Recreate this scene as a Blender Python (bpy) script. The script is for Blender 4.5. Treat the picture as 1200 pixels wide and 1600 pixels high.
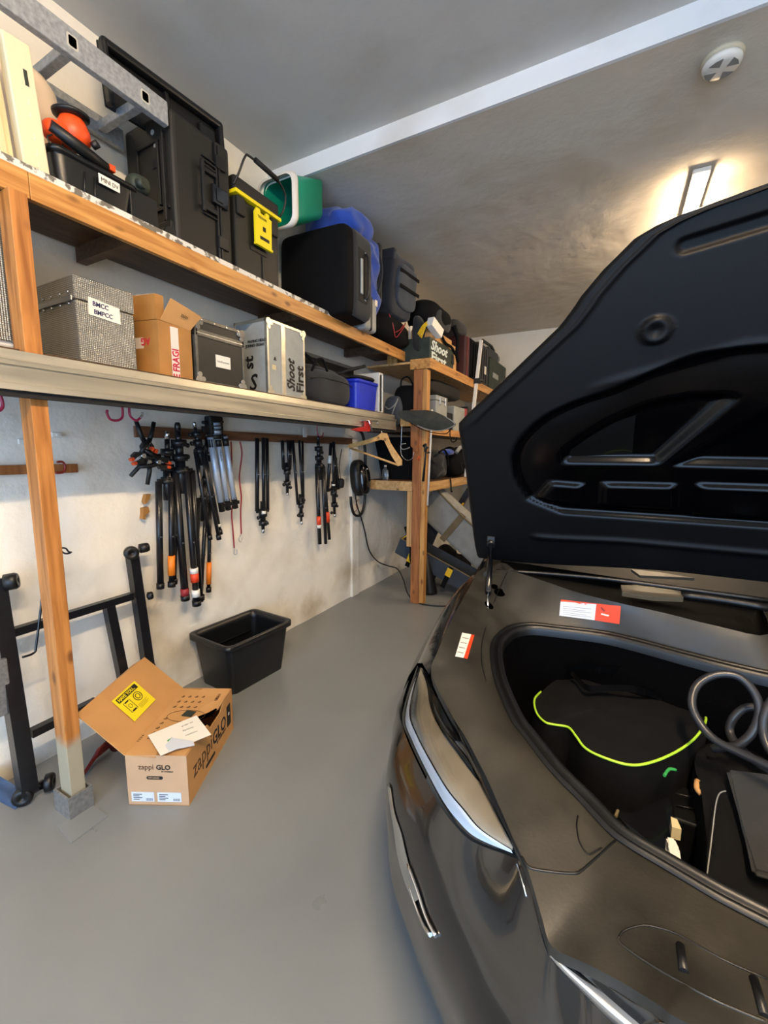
import bpy, bmesh, math, random
from mathutils import Vector, Matrix, noise
from mathutils.bvhtree import BVHTree
random.seed(7)
for o in list(bpy.data.objects): bpy.data.objects.remove(o)
scn = bpy.context.scene
COL = scn.collection
PI = math.pi
def V(*a): return Vector(a)

# ------------------------------------------------------------------ camera
# measured from the vanishing points of the shelves, the floor line and the beam (image 1200 x 1600)
FPX, CX, CY, CAMZ = 670.0, 600.0, 800.0, 1.5
def _dir(u, v): return Vector((u-CX, v-CY, FPX)).normalized()
_Y = _dir(966, 709)
_X = -_dir(-666, 697); _X = (_X - _Y*_X.dot(_Y)).normalized()
_Z = _X.cross(_Y)
if _Z.y > 0: _Z = -_Z
ROT = Matrix((_X, _Y, _Z))                       # camera space (x right, y down, z forward) -> world
CAM = V(0, 0, CAMZ)
def ray(u, v): return ROT @ Vector((u-CX, v-CY, FPX))
def W(u, v, ax, val):                            # the world point seen at a photo point, on the plane axis = val
    r = ray(u, v); return CAM + r*((val-CAM[ax])/r[ax])
cd = bpy.data.cameras.new('camera'); cam = bpy.data.objects.new('camera', cd); COL.objects.link(cam)
cd.sensor_fit = 'HORIZONTAL'; cd.sensor_width = 36.0; cd.lens = FPX/1200*36.0
cd.clip_start = 0.02; cd.clip_end = 100
c0, c1, c2 = ROT.col[0], -ROT.col[1], -ROT.col[2]
cam.matrix_world = Matrix(((c0.x, c1.x, c2.x, CAM.x), (c0.y, c1.y, c2.y, CAM.y), (c0.z, c1.z, c2.z, CAM.z), (0, 0, 0, 1)))
scn.camera = cam

# ------------------------------------------------------------------ world, lights, exposure
world = bpy.data.worlds.new('daylight'); scn.world = world; world.use_nodes = True
bg = world.node_tree.nodes['Background']; bg.inputs[0].default_value = (0.52, 0.70, 1.0, 1); bg.inputs[1].default_value = 0.9
def area(name, loc, rot, sx, sy, energy, col):
    l = bpy.data.lights.new(name, 'AREA'); l.shape = 'RECTANGLE'; l.size = sx; l.size_y = sy; l.energy = energy; l.color = col
    o = bpy.data.objects.new(name, l); COL.objects.link(o); o.location = loc; o.rotation_euler = rot; return o
DOOR_POWER = 100; LAMP_STRENGTH = 165
area('daylight_garage_opening', (0.4, -2.9, 1.35), (math.radians(90), 0, 0), 4.6, 2.5, DOOR_POWER, (0.44, 0.67, 1.0))
scn.view_settings.view_transform = 'Standard'; scn.view_settings.look = 'None'
scn.view_settings.exposure = 0.95; scn.view_settings.gamma = 1.0; scn.view_settings.use_curve_mapping = False

# ------------------------------------------------------------------ materials
def lin(c):
    if isinstance(c, str): c = tuple(int(c[i:i+2], 16)/255 for i in (0, 2, 4))
    return tuple((x/12.92 if x <= 0.04045 else ((x+0.055)/1.055)**2.4) for x in c)
MATS = {}
def mat(name, col, rough=0.5, metal=0.0, var=None, bump=None, coat=0.0, stretch=None, spec=0.5, sheen=0.0, emit=0.0, trans=0.0, col2=None, thr=(0.4, 0.6), detail=4, roughvar=0):
    """var=(scale, amount) brightness noise; col2 blends a second colour by noise; bump=(scale, strength)"""
    m = bpy.data.materials.new(name); m.use_nodes = True; MATS[name] = m
    nt = m.node_tree; b = nt.nodes['Principled BSDF']
    c = lin(col); b.inputs['Base Color'].default_value = (*c, 1)
    b.inputs['Roughness'].default_value = rough; b.inputs['Metallic'].default_value = metal
    b.inputs['Coat Weight'].default_value = coat; b.inputs['Coat Roughness'].default_value = 0.04
    b.inputs['Specular IOR Level'].default_value = spec
    if sheen: b.inputs['Sheen Weight'].default_value = sheen
    if trans: b.inputs['Transmission Weight'].default_value = trans
    if emit:
        b.inputs['Emission Color'].default_value = (*c, 1); b.inputs['Emission Strength'].default_value = emit
    tc = nt.nodes.new('ShaderNodeTexCoord'); mp = nt.nodes.new('ShaderNodeMapping')
    nt.links.new(tc.outputs['Object'], mp.inputs['Vector'])
    if stretch: mp.inputs['Scale'].default_value = stretch
    if var or col2:
        n = nt.nodes.new('ShaderNodeTexNoise'); n.inputs['Scale'].default_value = (var or (6, 0))[0]; n.inputs['Detail'].default_value = detail
        nt.links.new(mp.outputs[0], n.inputs['Vector'])
        mr = nt.nodes.new('ShaderNodeMapRange'); nt.links.new(n.outputs[0], mr.inputs['Value'])
        mr.inputs['From Min'].default_value, mr.inputs['From Max'].default_value = (0.3, 0.7) if not col2 else thr
        mx = nt.nodes.new('ShaderNodeMixRGB'); nt.links.new(mr.outputs[0], mx.inputs['Fac'])
        if col2: mx.inputs['Color1'].default_value = (*c, 1); mx.inputs['Color2'].default_value = (*lin(col2), 1)
        else:
            a = var[1]; mx.inputs['Color1'].default_value = (*[x*(1-a) for x in c], 1); mx.inputs['Color2'].default_value = (*[min(1, x*(1+a)) for x in c], 1)
        nt.links.new(mx.outputs[0], b.inputs['Base Color'])
        if roughvar:
            m2 = nt.nodes.new('ShaderNodeMapRange'); nt.links.new(n.outputs[0], m2.inputs['Value'])
            m2.inputs['From Min'].default_value = .3; m2.inputs['From Max'].default_value = .7
            m2.inputs['To Min'].default_value = max(.02, rough-roughvar); m2.inputs['To Max'].default_value = min(1, rough+roughvar)
            nt.links.new(m2.outputs[0], b.inputs['Roughness'])
    if bump:
        n = nt.nodes.new('ShaderNodeTexNoise'); n.inputs['Scale'].default_value = bump[0]; n.inputs['Detail'].default_value = 5
        nt.links.new(mp.outputs[0], n.inputs['Vector'])
        bp = nt.nodes.new('ShaderNodeBump'); bp.inputs['Strength'].default_value = bump[1]; bp.inputs['Distance'].default_value = 0.01 if len(bump) < 3 else bump[2]
        nt.links.new(n.outputs[0], bp.inputs['Height']); nt.links.new(bp.outputs[0], b.inputs['Normal'])
    return m

def wood(name, c1, c2, axis):
    """pine: grain bands along one axis with a few darker knots"""
    m = bpy.data.materials.new(name); m.use_nodes = True; MATS[name] = m
    nt = m.node_tree; b = nt.nodes['Principled BSDF']; b.inputs['Roughness'].default_value = 0.5
    tc = nt.nodes.new('ShaderNodeTexCoord'); mp = nt.nodes.new('ShaderNodeMapping'); nt.links.new(tc.outputs['Object'], mp.inputs['Vector'])
    s = [22, 22, 22]; s[axis] = 1.6; mp.inputs['Scale'].default_value = s
    n = nt.nodes.new('ShaderNodeTexNoise'); n.inputs['Scale'].default_value = 1.6; n.inputs['Detail'].default_value = 6; n.inputs['Distortion'].default_value = 0.6
    nt.links.new(mp.outputs[0], n.inputs['Vector'])
    cr = nt.nodes.new('ShaderNodeValToRGB'); nt.links.new(n.outputs[0], cr.inputs[0])
    cr.color_ramp.elements[0].position = 0.32; cr.color_ramp.elements[0].color = (*lin(c2), 1)
    cr.color_ramp.elements[1].position = 0.62; cr.color_ramp.elements[1].color = (*lin(c1), 1)
    mp2 = nt.nodes.new('ShaderNodeMapping'); nt.links.new(tc.outputs['Object'], mp2.inputs['Vector'])
    s = [11, 11, 11]; s[axis] = 5.5; mp2.inputs['Scale'].default_value = s
    vo = nt.nodes.new('ShaderNodeTexVoronoi'); vo.inputs['Scale'].default_value = 1.0; nt.links.new(mp2.outputs[0], vo.inputs['Vector'])
    mr = nt.nodes.new('ShaderNodeMapRange'); mr.inputs['From Min'].default_value = 0.08; mr.inputs['From Max'].default_value = 0.2; mr.inputs['To Min'].default_value = 0.75; mr.inputs['To Max'].default_value = 0
    nt.links.new(vo.outputs['Distance'], mr.inputs['Value'])
    mx = nt.nodes.new('ShaderNodeMixRGB'); nt.links.new(mr.outputs[0], mx.inputs[0]); nt.links.new(cr.outputs[0], mx.inputs[1]); mx.inputs[2].default_value = (*lin('5a2f12'), 1)
    nt.links.new(mx.outputs[0], b.inputs['Base Color'])
    bp = nt.nodes.new('ShaderNodeBump'); bp.inputs['Strength'].default_value = 0.25; bp.inputs['Distance'].default_value = 0.004
    nt.links.new(n.outputs[0], bp.inputs['Height']); nt.links.new(bp.outputs[0], b.inputs['Normal'])
    return m
for ax, s in ((0, 'x'), (1, 'y'), (2, 'z')):
    wood('pine_'+s, 'd09a55', 'a66c2e', ax)
    wood('pine_pale_'+s, 'd9b078', 'b88646', ax)
wood('pine_red_z', 'a86a38', '834a20', 2)
wood('ply_dark', '5a4028', '38261a', 1)
wood('hanger_wood', 'e0b070', 'cf9850', 1)
wood('batten_wood', '7a5238', '54331f', 1)

def plaster(name, col, dirt, lump, stain=True):
    m = bpy.data.materials.new(name); m.use_nodes = True; MATS[name] = m
    nt = m.node_tree; b = nt.nodes['Principled BSDF']; b.inputs['Roughness'].default_value = 0.75; b.inputs['Specular IOR Level'].default_value = 0.3
    tc = nt.nodes.new('ShaderNodeTexCoord')
    n1 = nt.nodes.new('ShaderNodeTexNoise'); n1.inputs['Scale'].default_value = 2.2; n1.inputs['Detail'].default_value = 8
    nt.links.new(tc.outputs['Object'], n1.inputs['Vector'])
    mr = nt.nodes.new('ShaderNodeMapRange'); mr.inputs['From Min'].default_value = 0.5; mr.inputs['From Max'].default_value = 0.78; nt.links.new(n1.outputs[0], mr.inputs['Value'])
    fac = mr.outputs[0]
    if stain:        # damp stains sit low on the wall
        sp = nt.nodes.new('ShaderNodeSeparateXYZ'); nt.links.new(tc.outputs['Object'], sp.inputs[0])
        m2 = nt.nodes.new('ShaderNodeMapRange'); m2.inputs['From Min'].default_value = 0.0; m2.inputs['From Max'].default_value = 1.1; m2.inputs['To Min'].default_value = 1.0; m2.inputs['To Max'].default_value = 0.12
        nt.links.new(sp.outputs['Z'], m2.inputs['Value'])
        mu = nt.nodes.new('ShaderNodeMath'); mu.operation = 'MULTIPLY'; nt.links.new(mr.outputs[0], mu.inputs[0]); nt.links.new(m2.outputs[0], mu.inputs[1]); fac = mu.outputs[0]
    mx = nt.nodes.new('ShaderNodeMixRGB'); mx.inputs[1].default_value = (*lin(col), 1); mx.inputs[2].default_value = (*lin(dirt), 1)
    nt.links.new(fac, mx.inputs[0]); nt.links.new(mx.outputs[0], b.inputs['Base Color'])
    n2 = nt.nodes.new('ShaderNodeTexNoise'); n2.inputs['Scale'].default_value = 3.5; n2.inputs['Detail'].default_value = 10; n2.inputs['Roughness'].default_value = 0.55
    nt.links.new(tc.outputs['Object'], n2.inputs['Vector'])
    bp = nt.nodes.new('ShaderNodeBump'); bp.inputs['Strength'].default_value = lump; bp.inputs['Distance'].default_value = 0.05
    nt.links.new(n2.outputs[0], bp.inputs['Height']); nt.links.new(bp.outputs[0], b.inputs['Normal'])
plaster('wall_paint', 'f0ece0', 'a08a5c', 0.45)
plaster('ceiling_paint', 'c9c7c2', 'bdb8ae', 0.10, False)
plaster('ceiling_rough', 'cfc8bb', 'c2b8a5', 0.3, False)
plaster('beam_paint', 'dfe3e6', 'c9c9c4', 0.05, False)
mat('floor_epoxy', '7d8182', 0.34, var=(1.4, 0.10), bump=(9, 0.06), detail=9, roughvar=0.08)
mat('aluminium', 'c9c4b4', 0.38, 0.85, var=(3, 0.12), stretch=(8, 0.6, 8), roughvar=.1)
mat('ladder_metal', 'a4a8ab', 0.45, 0.35, var=(60, 0.25), roughvar=.1)
mat('galvanised', '9a9c9c', 0.45, 0.7, var=(70, 0.2))
mat('steel', 'c4c6c8', 0.25, 0.95)
mat('chrome', 'e8e8e8', 0.08, 1.0)
mat('alu_tube', 'bccadb', 0.35, 0.35)
mat('black_plastic', '0f1011', 0.45, bump=(160, 0.05, 0.002))
mat('black_gloss', '0b0b0d', 0.16, coat=0.4)
mat('black_matt', '0d0d0e', 0.75, bump=(90, 0.1, 0.002))
mat('black_tube', '15161a', 0.3, var=(30, .3))
mat('tough_black', '191814', 0.55, bump=(200, 0.08, 0.002))
mat('bin_black', '0f1113', 0.38, bump=(60, 0.05, 0.002))
mat('fabric_black', '08080a', 0.9, spec=0.2, bump=(220, 0.25, 0.002), var=(12, 0.3))
mat('fabric_charcoal', '1d1e1f', 0.85, sheen=0.15, bump=(220, 0.25, 0.002), var=(9, 0.25))
mat('fabric_grey', '8c8d88', 0.9, sheen=0.2, bump=(150, 0.2, 0.002), var=(9, 0.15))
mat('fabric_navy', '151b28', 0.85, sheen=0.2, bump=(180, 0.25, 0.002), var=(9, 0.3))
mat('fabric_slate', '323a44', 0.85, sheen=0.15, bump=(180, 0.25, 0.002), var=(9, 0.2))
mat('fabric_blue', '1b44a6', 0.8, sheen=0.3, bump=(40, 0.2, 0.004), var=(7, 0.2))
mat('fabric_tan', '6d5f45', 0.85, var=(9, 0.2))
mat('green_plastic', '12977a', 0.4)
mat('blue_plastic', '2338c8', 0.35, var=(8, 0.15))
mat('tarp_blue', '2b4262', 0.6, var=(8, 0.25), bump=(12, .4))
mat('orange_plastic', 'e8501c', 0.4)
mat('orange_sticker', 'f08018', 0.5)
mat('red_sticker', 'e2441e', 0.5)
mat('red_paint', 'b5201c', 0.35)
mat('red_dark', '8a2a1e', 0.4, var=(9, 0.3))
mat('red_rubber', '96262c', 0.5)
mat('hook_red', '9c1f45', 0.35)
mat('yellow_plastic', 'f2dc10', 0.45)
mat('yellow_sticker', 'f4e018', 0.5)
mat('yellow_strap', 'e8bc1a', 0.7)
mat('lime_piping', 'b8e83c', 0.5)
mat('green_strap', '2f9a48', 0.6)
mat('white_plastic', 'e6e3da', 0.4)
mat('paper', 'ece8dc', 0.7)
mat('paper_cool', 'cdd5de', 0.6)
mat('cream_board', 'd6c79a', 0.55, var=(5, 0.12))
mat('cream_pale', 'e2d7b4', 0.55)
mat('globe_cream', 'e6d3bd', 0.45, var=(4, 0.08))
mat('cardboard', 'c4935a', 0.75, var=(7, 0.07), bump=(40, 0.1, 0.003))
mat('cardboard_face', 'bd9a76', 0.75, var=(7, 0.06), bump=(40, 0.1, 0.003))
mat('cardboard_old', 'a9773c', 0.6, var=(6, 0.2), bump=(20, 0.3, 0.004))
mat('ink', '14120f', 0.6)
mat('ink_brown', '4f3519', 0.7)
mat('ink_grey', '8a8a86', 0.7)
mat('ink_red', 'c4183c', 0.6)
mat('ink_blue', '252858', 0.6)
mat('ink_white', 'd8e4e4', 0.6)
mat('tape_white', 'e4d6cc', 0.4)
mat('case_grey', '9da2a0', 0.5, var=(10, 0.12))
mat('case_shade_grey', '8f979c', 0.5, var=(10, 0.12))
mat('case_black', '1e1e1c', 0.5, var=(10, 0.25))
mat('green_case', '2a3329', 0.6, var=(9, 0.3))
mat('maroon', '3a1618', 0.5)
mat('white_mesh', 'c9c6ba', 0.5)
mat('clear_plastic', 'f4f8fa', 0.08, trans=0.95)
mat('strip_white', 'dcdad2', 0.5, col2='6f6a60', thr=(0.5, 0.56), var=(28, 0), stretch=(3, 1, 1))
mat('lamp_glow', 'ffdfb6', 0.4, emit=LAMP_STRENGTH*.6)
mat('lamp_glow_front', 'ffdfb6', 0.4, emit=LAMP_STRENGTH*1.5)
mat('fabric_olive', '34342b', 0.8, var=(14, .3), bump=(30, .4, .004))
mat('screen_dusty2', '2a2823', 0.5)
mat('smoke_alarm', 'c9bfa6', 0.55)
mat('edge_dark', '5c5b56', 0.4, 0.4, var=(20, .3))
mat('dark_void', '020202', 0.95, spec=0.0)
# car
mat('car_paint', '080809', 0.2, coat=.5, spec=0.5)
mat('cable_rubber', '26272a', 0.35)
mat('cowl_black', '030303', 0.8, spec=0.1)
mat('hood_underside', '050608', 0.6, spec=0.2, bump=(70, .05, .002))
def recess_mix():       # the rim is dull, the pressed recesses are glossy paint; a per-point value says where
    nt = MATS['hood_underside'].node_tree; b = nt.nodes['Principled BSDF']; at_ = nt.nodes.new('ShaderNodeAttribute'); at_.attribute_name = 'recess'
    mx = nt.nodes.new('ShaderNodeMixRGB'); nt.links.new(at_.outputs['Fac'], mx.inputs[0]); mx.inputs[1].default_value = (*lin('050608'), 1); mx.inputs[2].default_value = (*lin('020203'), 1); nt.links.new(mx.outputs[0], b.inputs['Base Color'])
    mr = nt.nodes.new('ShaderNodeMapRange'); nt.links.new(at_.outputs['Fac'], mr.inputs['Value']); mr.inputs['To Min'].default_value = 0.5; mr.inputs['To Max'].default_value = 0.15; nt.links.new(mr.outputs[0], b.inputs['Roughness'])
recess_mix()
mat('hood_recess', '020203', 0.2, spec=0.5)
mat('trim_dusty', '2e2c26', 0.46, var=(7, 0.38), bump=(120, 0.2, 0.0015), detail=12, roughvar=0.16)
mat('rubber', '0a0b0c', 0.42)
mat('carpet_black', '020203', 0.95, spec=0.05, bump=(200, .3, .003))
mat('drl_white', 'd8e0ea', 0.3)
mat('lamp_chamber', '8d887c', 0.3, 0.3, var=(5, .35), detail=2, coat=.5)
mat('lamp_dark', '0e1014', 0.15)
mat('glass_dark', '101114', 0.12)
mat('screen_dusty', '24221d', 0.55, var=(6, .2))
mat('wiper', '0d0e10', 0.4)
mat('wiper_tip', '5c574c', 0.4)
mat('tyre', '0d0d0d', 0.8)
def lens_material():
    m = bpy.data.materials.new('headlamp_lens'); m.use_nodes = True; MATS['headlamp_lens'] = m
    nt = m.node_tree; nt.nodes.clear(); out = nt.nodes.new('ShaderNodeOutputMaterial')
    tr = nt.nodes.new('ShaderNodeBsdfTransparent'); gl = nt.nodes.new('ShaderNodeBsdfGlossy'); gl.inputs['Roughness'].default_value = 0.03
    fr = nt.nodes.new('ShaderNodeFresnel'); fr.inputs['IOR'].default_value = 1.5
    mx = nt.nodes.new('ShaderNodeMixShader'); nt.links.new(fr.outputs[0], mx.inputs[0]); nt.links.new(tr.outputs[0], mx.inputs[1]); nt.links.new(gl.outputs[0], mx.inputs[2]); nt.links.new(mx.outputs[0], out.inputs[0])
lens_material()
def diamond_material():
    """diamond-plate aluminium: a fine raised lattice"""
    m = bpy.data.materials.new('diamond_plate'); m.use_nodes = True; MATS['diamond_plate'] = m
    nt = m.node_tree; b = nt.nodes['Principled BSDF']; b.inputs['Metallic'].default_value = 0.75; b.inputs['Roughness'].default_value = 0.38
    b.inputs['Base Color'].default_value = (*lin('b9b6ac'), 1)
    tc = nt.nodes.new('ShaderNodeTexCoord'); sp = nt.nodes.new('ShaderNodeSeparateXYZ'); nt.links.new(tc.outputs['Object'], sp.inputs[0])
    def op(o, a, bb=None):
        n = nt.nodes.new('ShaderNodeMath'); n.operation = o
        for i, x in enumerate((a, bb)):
            if x is None: continue
            if isinstance(x, (int, float)): n.inputs[i].default_value = x
            else: nt.links.new(x, n.inputs[i])
        return n.outputs[0]
    h = op('ADD', sp.outputs['X'], sp.outputs['Y'])
    a = op('SINE', op('MULTIPLY', op('ADD', h, sp.outputs['Z']), 420)); c = op('SINE', op('MULTIPLY', op('SUBTRACT', h, sp.outputs['Z']), 420))
    d = op('MULTIPLY', a, c)
    bp = nt.nodes.new('ShaderNodeBump'); bp.inputs['Strength'].default_value = 0.7; bp.inputs['Distance'].default_value = 0.003
    nt.links.new(d, bp.inputs['Height']); nt.links.new(bp.outputs[0], b.inputs['Normal'])
    mr = nt.nodes.new('ShaderNodeMapRange'); mr.inputs['From Min'].default_value = -0.6; mr.inputs['From Max'].default_value = 0.6
    nt.links.new(d, mr.inputs['Value'])
    mx = nt.nodes.new('ShaderNodeMixRGB'); mx.inputs[1].default_value = (*lin('85827a'), 1); mx.inputs[2].default_value = (*lin('d6d3c8'), 1)
    nt.links.new(mr.outputs[0], mx.inputs[0]); nt.links.new(mx.outputs[0], b.inputs['Base Color'])
diamond_material()
def dirty_post(name):
    """stained pine whose foot is splashed with old grey-green paint"""
    m = wood(name, 'c08040', '8f5520', 2); nt = m.node_tree; b = nt.nodes['Principled BSDF']
    src = b.inputs['Base Color'].links[0].from_socket
    tc = nt.nodes.new('ShaderNodeTexCoord'); sp = nt.nodes.new('ShaderNodeSeparateXYZ'); nt.links.new(tc.outputs['Object'], sp.inputs[0])
    n = nt.nodes.new('ShaderNodeTexNoise'); n.inputs['Scale'].default_value = 9; nt.links.new(tc.outputs['Object'], n.inputs['Vector'])
    ad = nt.nodes.new('ShaderNodeMath'); ad.operation = 'MULTIPLY_ADD'; nt.links.new(n.outputs[0], ad.inputs[0]); ad.inputs[1].default_value = 0.42; nt.links.new(sp.outputs['Z'], ad.inputs[2])
    mr = nt.nodes.new('ShaderNodeMapRange'); mr.inputs['From Min'].default_value = 0.47; mr.inputs['From Max'].default_value = 0.58; mr.inputs['To Min'].default_value = 1; mr.inputs['To Max'].default_value = 0
    nt.links.new(ad.outputs[0], mr.inputs['Value'])
    mx = nt.nodes.new('ShaderNodeMixRGB'); nt.links.new(mr.outputs[0], mx.inputs[0]); nt.links.new(src, mx.inputs[1]); mx.inputs[2].default_value = (*lin('a39c86'), 1)
    nt.links.new(mx.outputs[0], b.inputs['Base Color'])
dirty_post('post_pine')

# ------------------------------------------------------------------ mesh builder
class MB:
    def __init__(s, M=None): s.bm = bmesh.new(); s.M = M or Matrix.Identity(4); s.mi = 0
    def _v(s, p): return s.bm.verts.new(s.M @ Vector(p))
    def face(s, pts):
        f = s.bm.faces.new([s._v(p) for p in pts]); f.material_index = s.mi; return s
    def box(s, x0, x1, y0, y1, z0, z1, bev=0.0, seg=2, T=None):
        T = T or Matrix.Identity(4)
        vs = [s._v(T @ Vector(p)) for p in ((x0,y0,z0),(x1,y0,z0),(x1,y1,z0),(x0,y1,z0),(x0,y0,z1),(x1,y0,z1),(x1,y1,z1),(x0,y1,z1))]
        fs = [s.bm.faces.new([vs[i] for i in q]) for q in ((3,2,1,0),(4,5,6,7),(0,1,5,4),(1,2,6,5),(2,3,7,6),(3,0,4,7))]
        for f in fs: f.material_index = s.mi
        if bev > 0:
            es = list({e for f in fs for e in f.edges})
            r = bmesh.ops.bevel(s.bm, geom=es, offset=bev, segments=seg, profile=0.5, affect='EDGES')
            for f in r['faces']: f.material_index = s.mi
        return s
    def ring(s, c, a, b, r, seg, ph=0):
        return [s._v(Vector(c) + a*(r*math.cos(2*PI*i/seg+ph)) + b*(r*math.sin(2*PI*i/seg+ph))) for i in range(seg)]
    def _skin(s, rings, closed, caps):
        n = len(rings); seg = len(rings[0])
        for i in range(n if closed else n-1):
            A, B = rings[i], rings[(i+1) % n]
            for j in range(seg):
                f = s.bm.faces.new((A[j], A[(j+1) % seg], B[(j+1) % seg], B[j])); f.material_index = s.mi; f.smooth = True
        if caps and not closed:
            for R, rv in ((rings[0], True), (rings[-1], False)):
                f = s.bm.faces.new(R[::-1] if rv else R); f.material_index = s.mi
    def tube(s, pts, r, seg=8, closed=False, caps=True, sub=0):
        pts = [Vector(p) for p in pts]
        if sub: pts = catmull(pts, sub, closed)
        n = len(pts); rr = r if isinstance(r, (list, tuple)) else [r]*n
        rings = []; prev = None
        for i, p in enumerate(pts):
            if closed: t = pts[(i+1) % n] - pts[i-1]
            else: t = pts[min(i+1, n-1)] - pts[max(i-1, 0)]
            if t.length < 1e-9: t = V(0, 0, 1)
            t.normalize()
            if prev is None:
                a = t.orthogonal().normalized()
                if seg == 4: 
                    a = (V(0,0,1) - t*t.z) if abs(t.z) < .9 else (V(0,1,0) - t*t.y); a.normalize()
            else:
                a = prev - t*prev.dot(t)
                a = a.normalized() if a.length > 1e-6 else t.orthogonal().normalized()
            prev = a; b = t.cross(a)
            rings.append(s.ring(p, a, b, rr[min(i, len(rr)-1)], seg, PI/4 if seg == 4 else 0))
        s._skin(rings, closed, caps)
        if seg == 4:
            for R in rings:
                for v in R:
                    for f in v.link_faces: f.smooth = False
        return s
    def cyl(s, p0, p1, r0, r1=None, seg=16, caps=True):
        p0, p1 = Vector(p0), Vector(p1); t = (p1-p0).normalized(); a = t.orthogonal().normalized(); b = t.cross(a)
        s._skin([s.ring(p0, a, b, r0, seg), s.ring(p1, a, b, r0 if r1 is None else r1, seg)], False, caps); return s
    def lathe(s, c, axis, prof, seg=20, caps=True):
        c = Vector(c); t = Vector(axis).normalized(); a = t.orthogonal().normalized(); b = t.cross(a)
        s._skin([s.ring(c + t*h, a, b, max(r, 1e-4), seg) for r, h in prof], False, caps); return s
    def grid(s, rows, smooth=True, closed_u=False):
        R = [[s._v(p) for p in row] for row in rows]
        for i in range(len(R)-1):
            m = len(R[i])
            for j in range(m if closed_u else m-1):
                q = (R[i][j], R[i][(j+1) % m], R[i+1][(j+1) % m], R[i+1][j])
                try: f = s.bm.faces.new(q)
                except ValueError: continue
                f.material_index = s.mi; f.smooth = smooth
        return s
    def prism(s, pts, d):
        """a flat outline (3-D points) pushed along d"""
        d = Vector(d); A = [s._v(p) for p in pts]; B = [s._v(Vector(p)+d) for p in pts]; n = len(pts)
        fs = [s.bm.faces.new(A[::-1]), s.bm.faces.new(B)] + [s.bm.faces.new((A[i], A[(i+1) % n], B[(i+1) % n], B[i])) for i in range(n)]
        for f in fs: f.material_index = s.mi
        return s
    def soft(s, c, size, e=5.0, amp=0.02, seed=0, seg=14, freq=6.0, R=None, sag=0.0):
        """a stuffed, creased body: rounded box pushed about by noise, flat underneath"""
        R = R or Matrix.Identity(3); c = Vector(c); hx, hy, hz = [k/2 for k in size]
        vm = {}
        def vert(p):
            k = tuple(round(x, 4) for x in p)
            if k in vm: return vm[k]
            q = Vector(p); m = (abs(q.x)**e + abs(q.y)**e + abs(q.z)**e)**(1/e); q = q/m if m > 0 else q
            w = Vector((q.x*hx, q.y*hy, q.z*hz))
            nv = noise.noise_vector(w*freq + V(seed*3.1, seed*1.7, seed))
            w += nv*amp; w.z -= sag*(1-q.x*q.x)*(1-q.y*q.y)*(1 if q.z > 0 else 0)
            if q.z < -0.8: w.z = max(w.z, -hz)
            vm[k] = s._v(c + R @ w); return vm[k]
        for ax in range(3):
            for sg in (-1, 1):
                for i in range(seg):
                    for j in range(seg):
                        q = []
                        for di, dj in ((0,0),(1,0),(1,1),(0,1)):
                            a, b = -1+2*(i+di)/seg, -1+2*(j+dj)/seg
                            p = [0,0,0]; p[ax] = sg; p[(ax+1) % 3] = a; p[(ax+2) % 3] = b; q.append(vert(p))
                        if sg < 0: q.reverse()
                        f = s.bm.faces.new(q); f.smooth = True; f.material_index = s.mi
        return s
    def mirror(s, xc):
        geom = list(s.bm.verts)+list(s.bm.edges)+list(s.bm.faces)
        d = bmesh.ops.duplicate(s.bm, geom=geom)
        vs = [g for g in d['geom'] if isinstance(g, bmesh.types.BMVert)]; fs = [g for g in d['geom'] if isinstance(g, bmesh.types.BMFace)]
        for v in vs: v.co.x = 2*xc - v.co.x
        bmesh.ops.reverse_faces(s.bm, faces=fs); return s
def catmull(pts, sub, closed=False):
    out = []; n = len(pts)
    for i in range(n if closed else n-1):
        if closed: p0, p1, p2, p3 = pts[i-1], pts[i], pts[(i+1) % n], pts[(i+2) % n]
        else: p0, p1, p2, p3 = pts[max(i-1, 0)], pts[i], pts[i+1], pts[min(i+2, n-1)]
        for k in range(sub):
            t = k/sub
            out.append(0.5*((2*p1) + (p2-p0)*t + (2*p0-5*p1+4*p2-p3)*t*t + (3*p1-p0-3*p2+p3)*t**3))
    if not closed: out.append(pts[-1].copy())
    return out

# ------------------------------------------------------------------ things and parts
OFF = {}
def thing(name, label, cat, loc, group=None):
    o = bpy.data.objects.new(name, None); COL.objects.link(o); o.location = loc; o.empty_display_size = 0.05
    o['label'] = label; o['category'] = cat
    if group: o['group'] = group
    OFF[o] = Vector(loc); return o
def obj(name, mb, m, parent=None, label=None, origin=None):
    """link a builder as ONE mesh; geometry is given in world space"""
    me = bpy.data.meshes.new(name); off = OFF[parent] if parent is not None else Vector(origin or (0, 0, 0))
    bmesh.ops.recalc_face_normals(mb.bm, faces=mb.bm.faces)
    bmesh.ops.translate(mb.bm, verts=mb.bm.verts, vec=-off)
    mb.bm.to_mesh(me); mb.bm.free()
    for k in (m if isinstance(m, (list, tuple)) else [m]): me.materials.append(MATS[k])
    o = bpy.data.objects.new(name, me); COL.objects.link(o)
    if parent is not None: o.parent = parent
    else: o.location = off
    OFF[o] = off
    if label: o['label'] = label
    return o
def single(name, mb, m, label, cat, origin=(0, 0, 0), group=None):
    o = obj(name, mb, m, None, None, origin); o['label'] = label; o['category'] = cat
    if group: o['group'] = group
    return o
def struct(name, mb, m):
    o = obj(name, mb, m); o['kind'] = 'structure'; return o
def frame3(o, x, y):
    """plane frame: origin, direction of reading, direction up; local z is the outward normal"""
    o, x, y = Vector(o), Vector(x).normalized(), Vector(y); y = (y - x*y.dot(x)).normalized(); z = x.cross(y)
    return Matrix(((x.x, y.x, z.x, o.x), (x.y, y.y, z.y, o.y), (x.z, y.z, z.z, o.z), (0, 0, 0, 1)))
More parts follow.
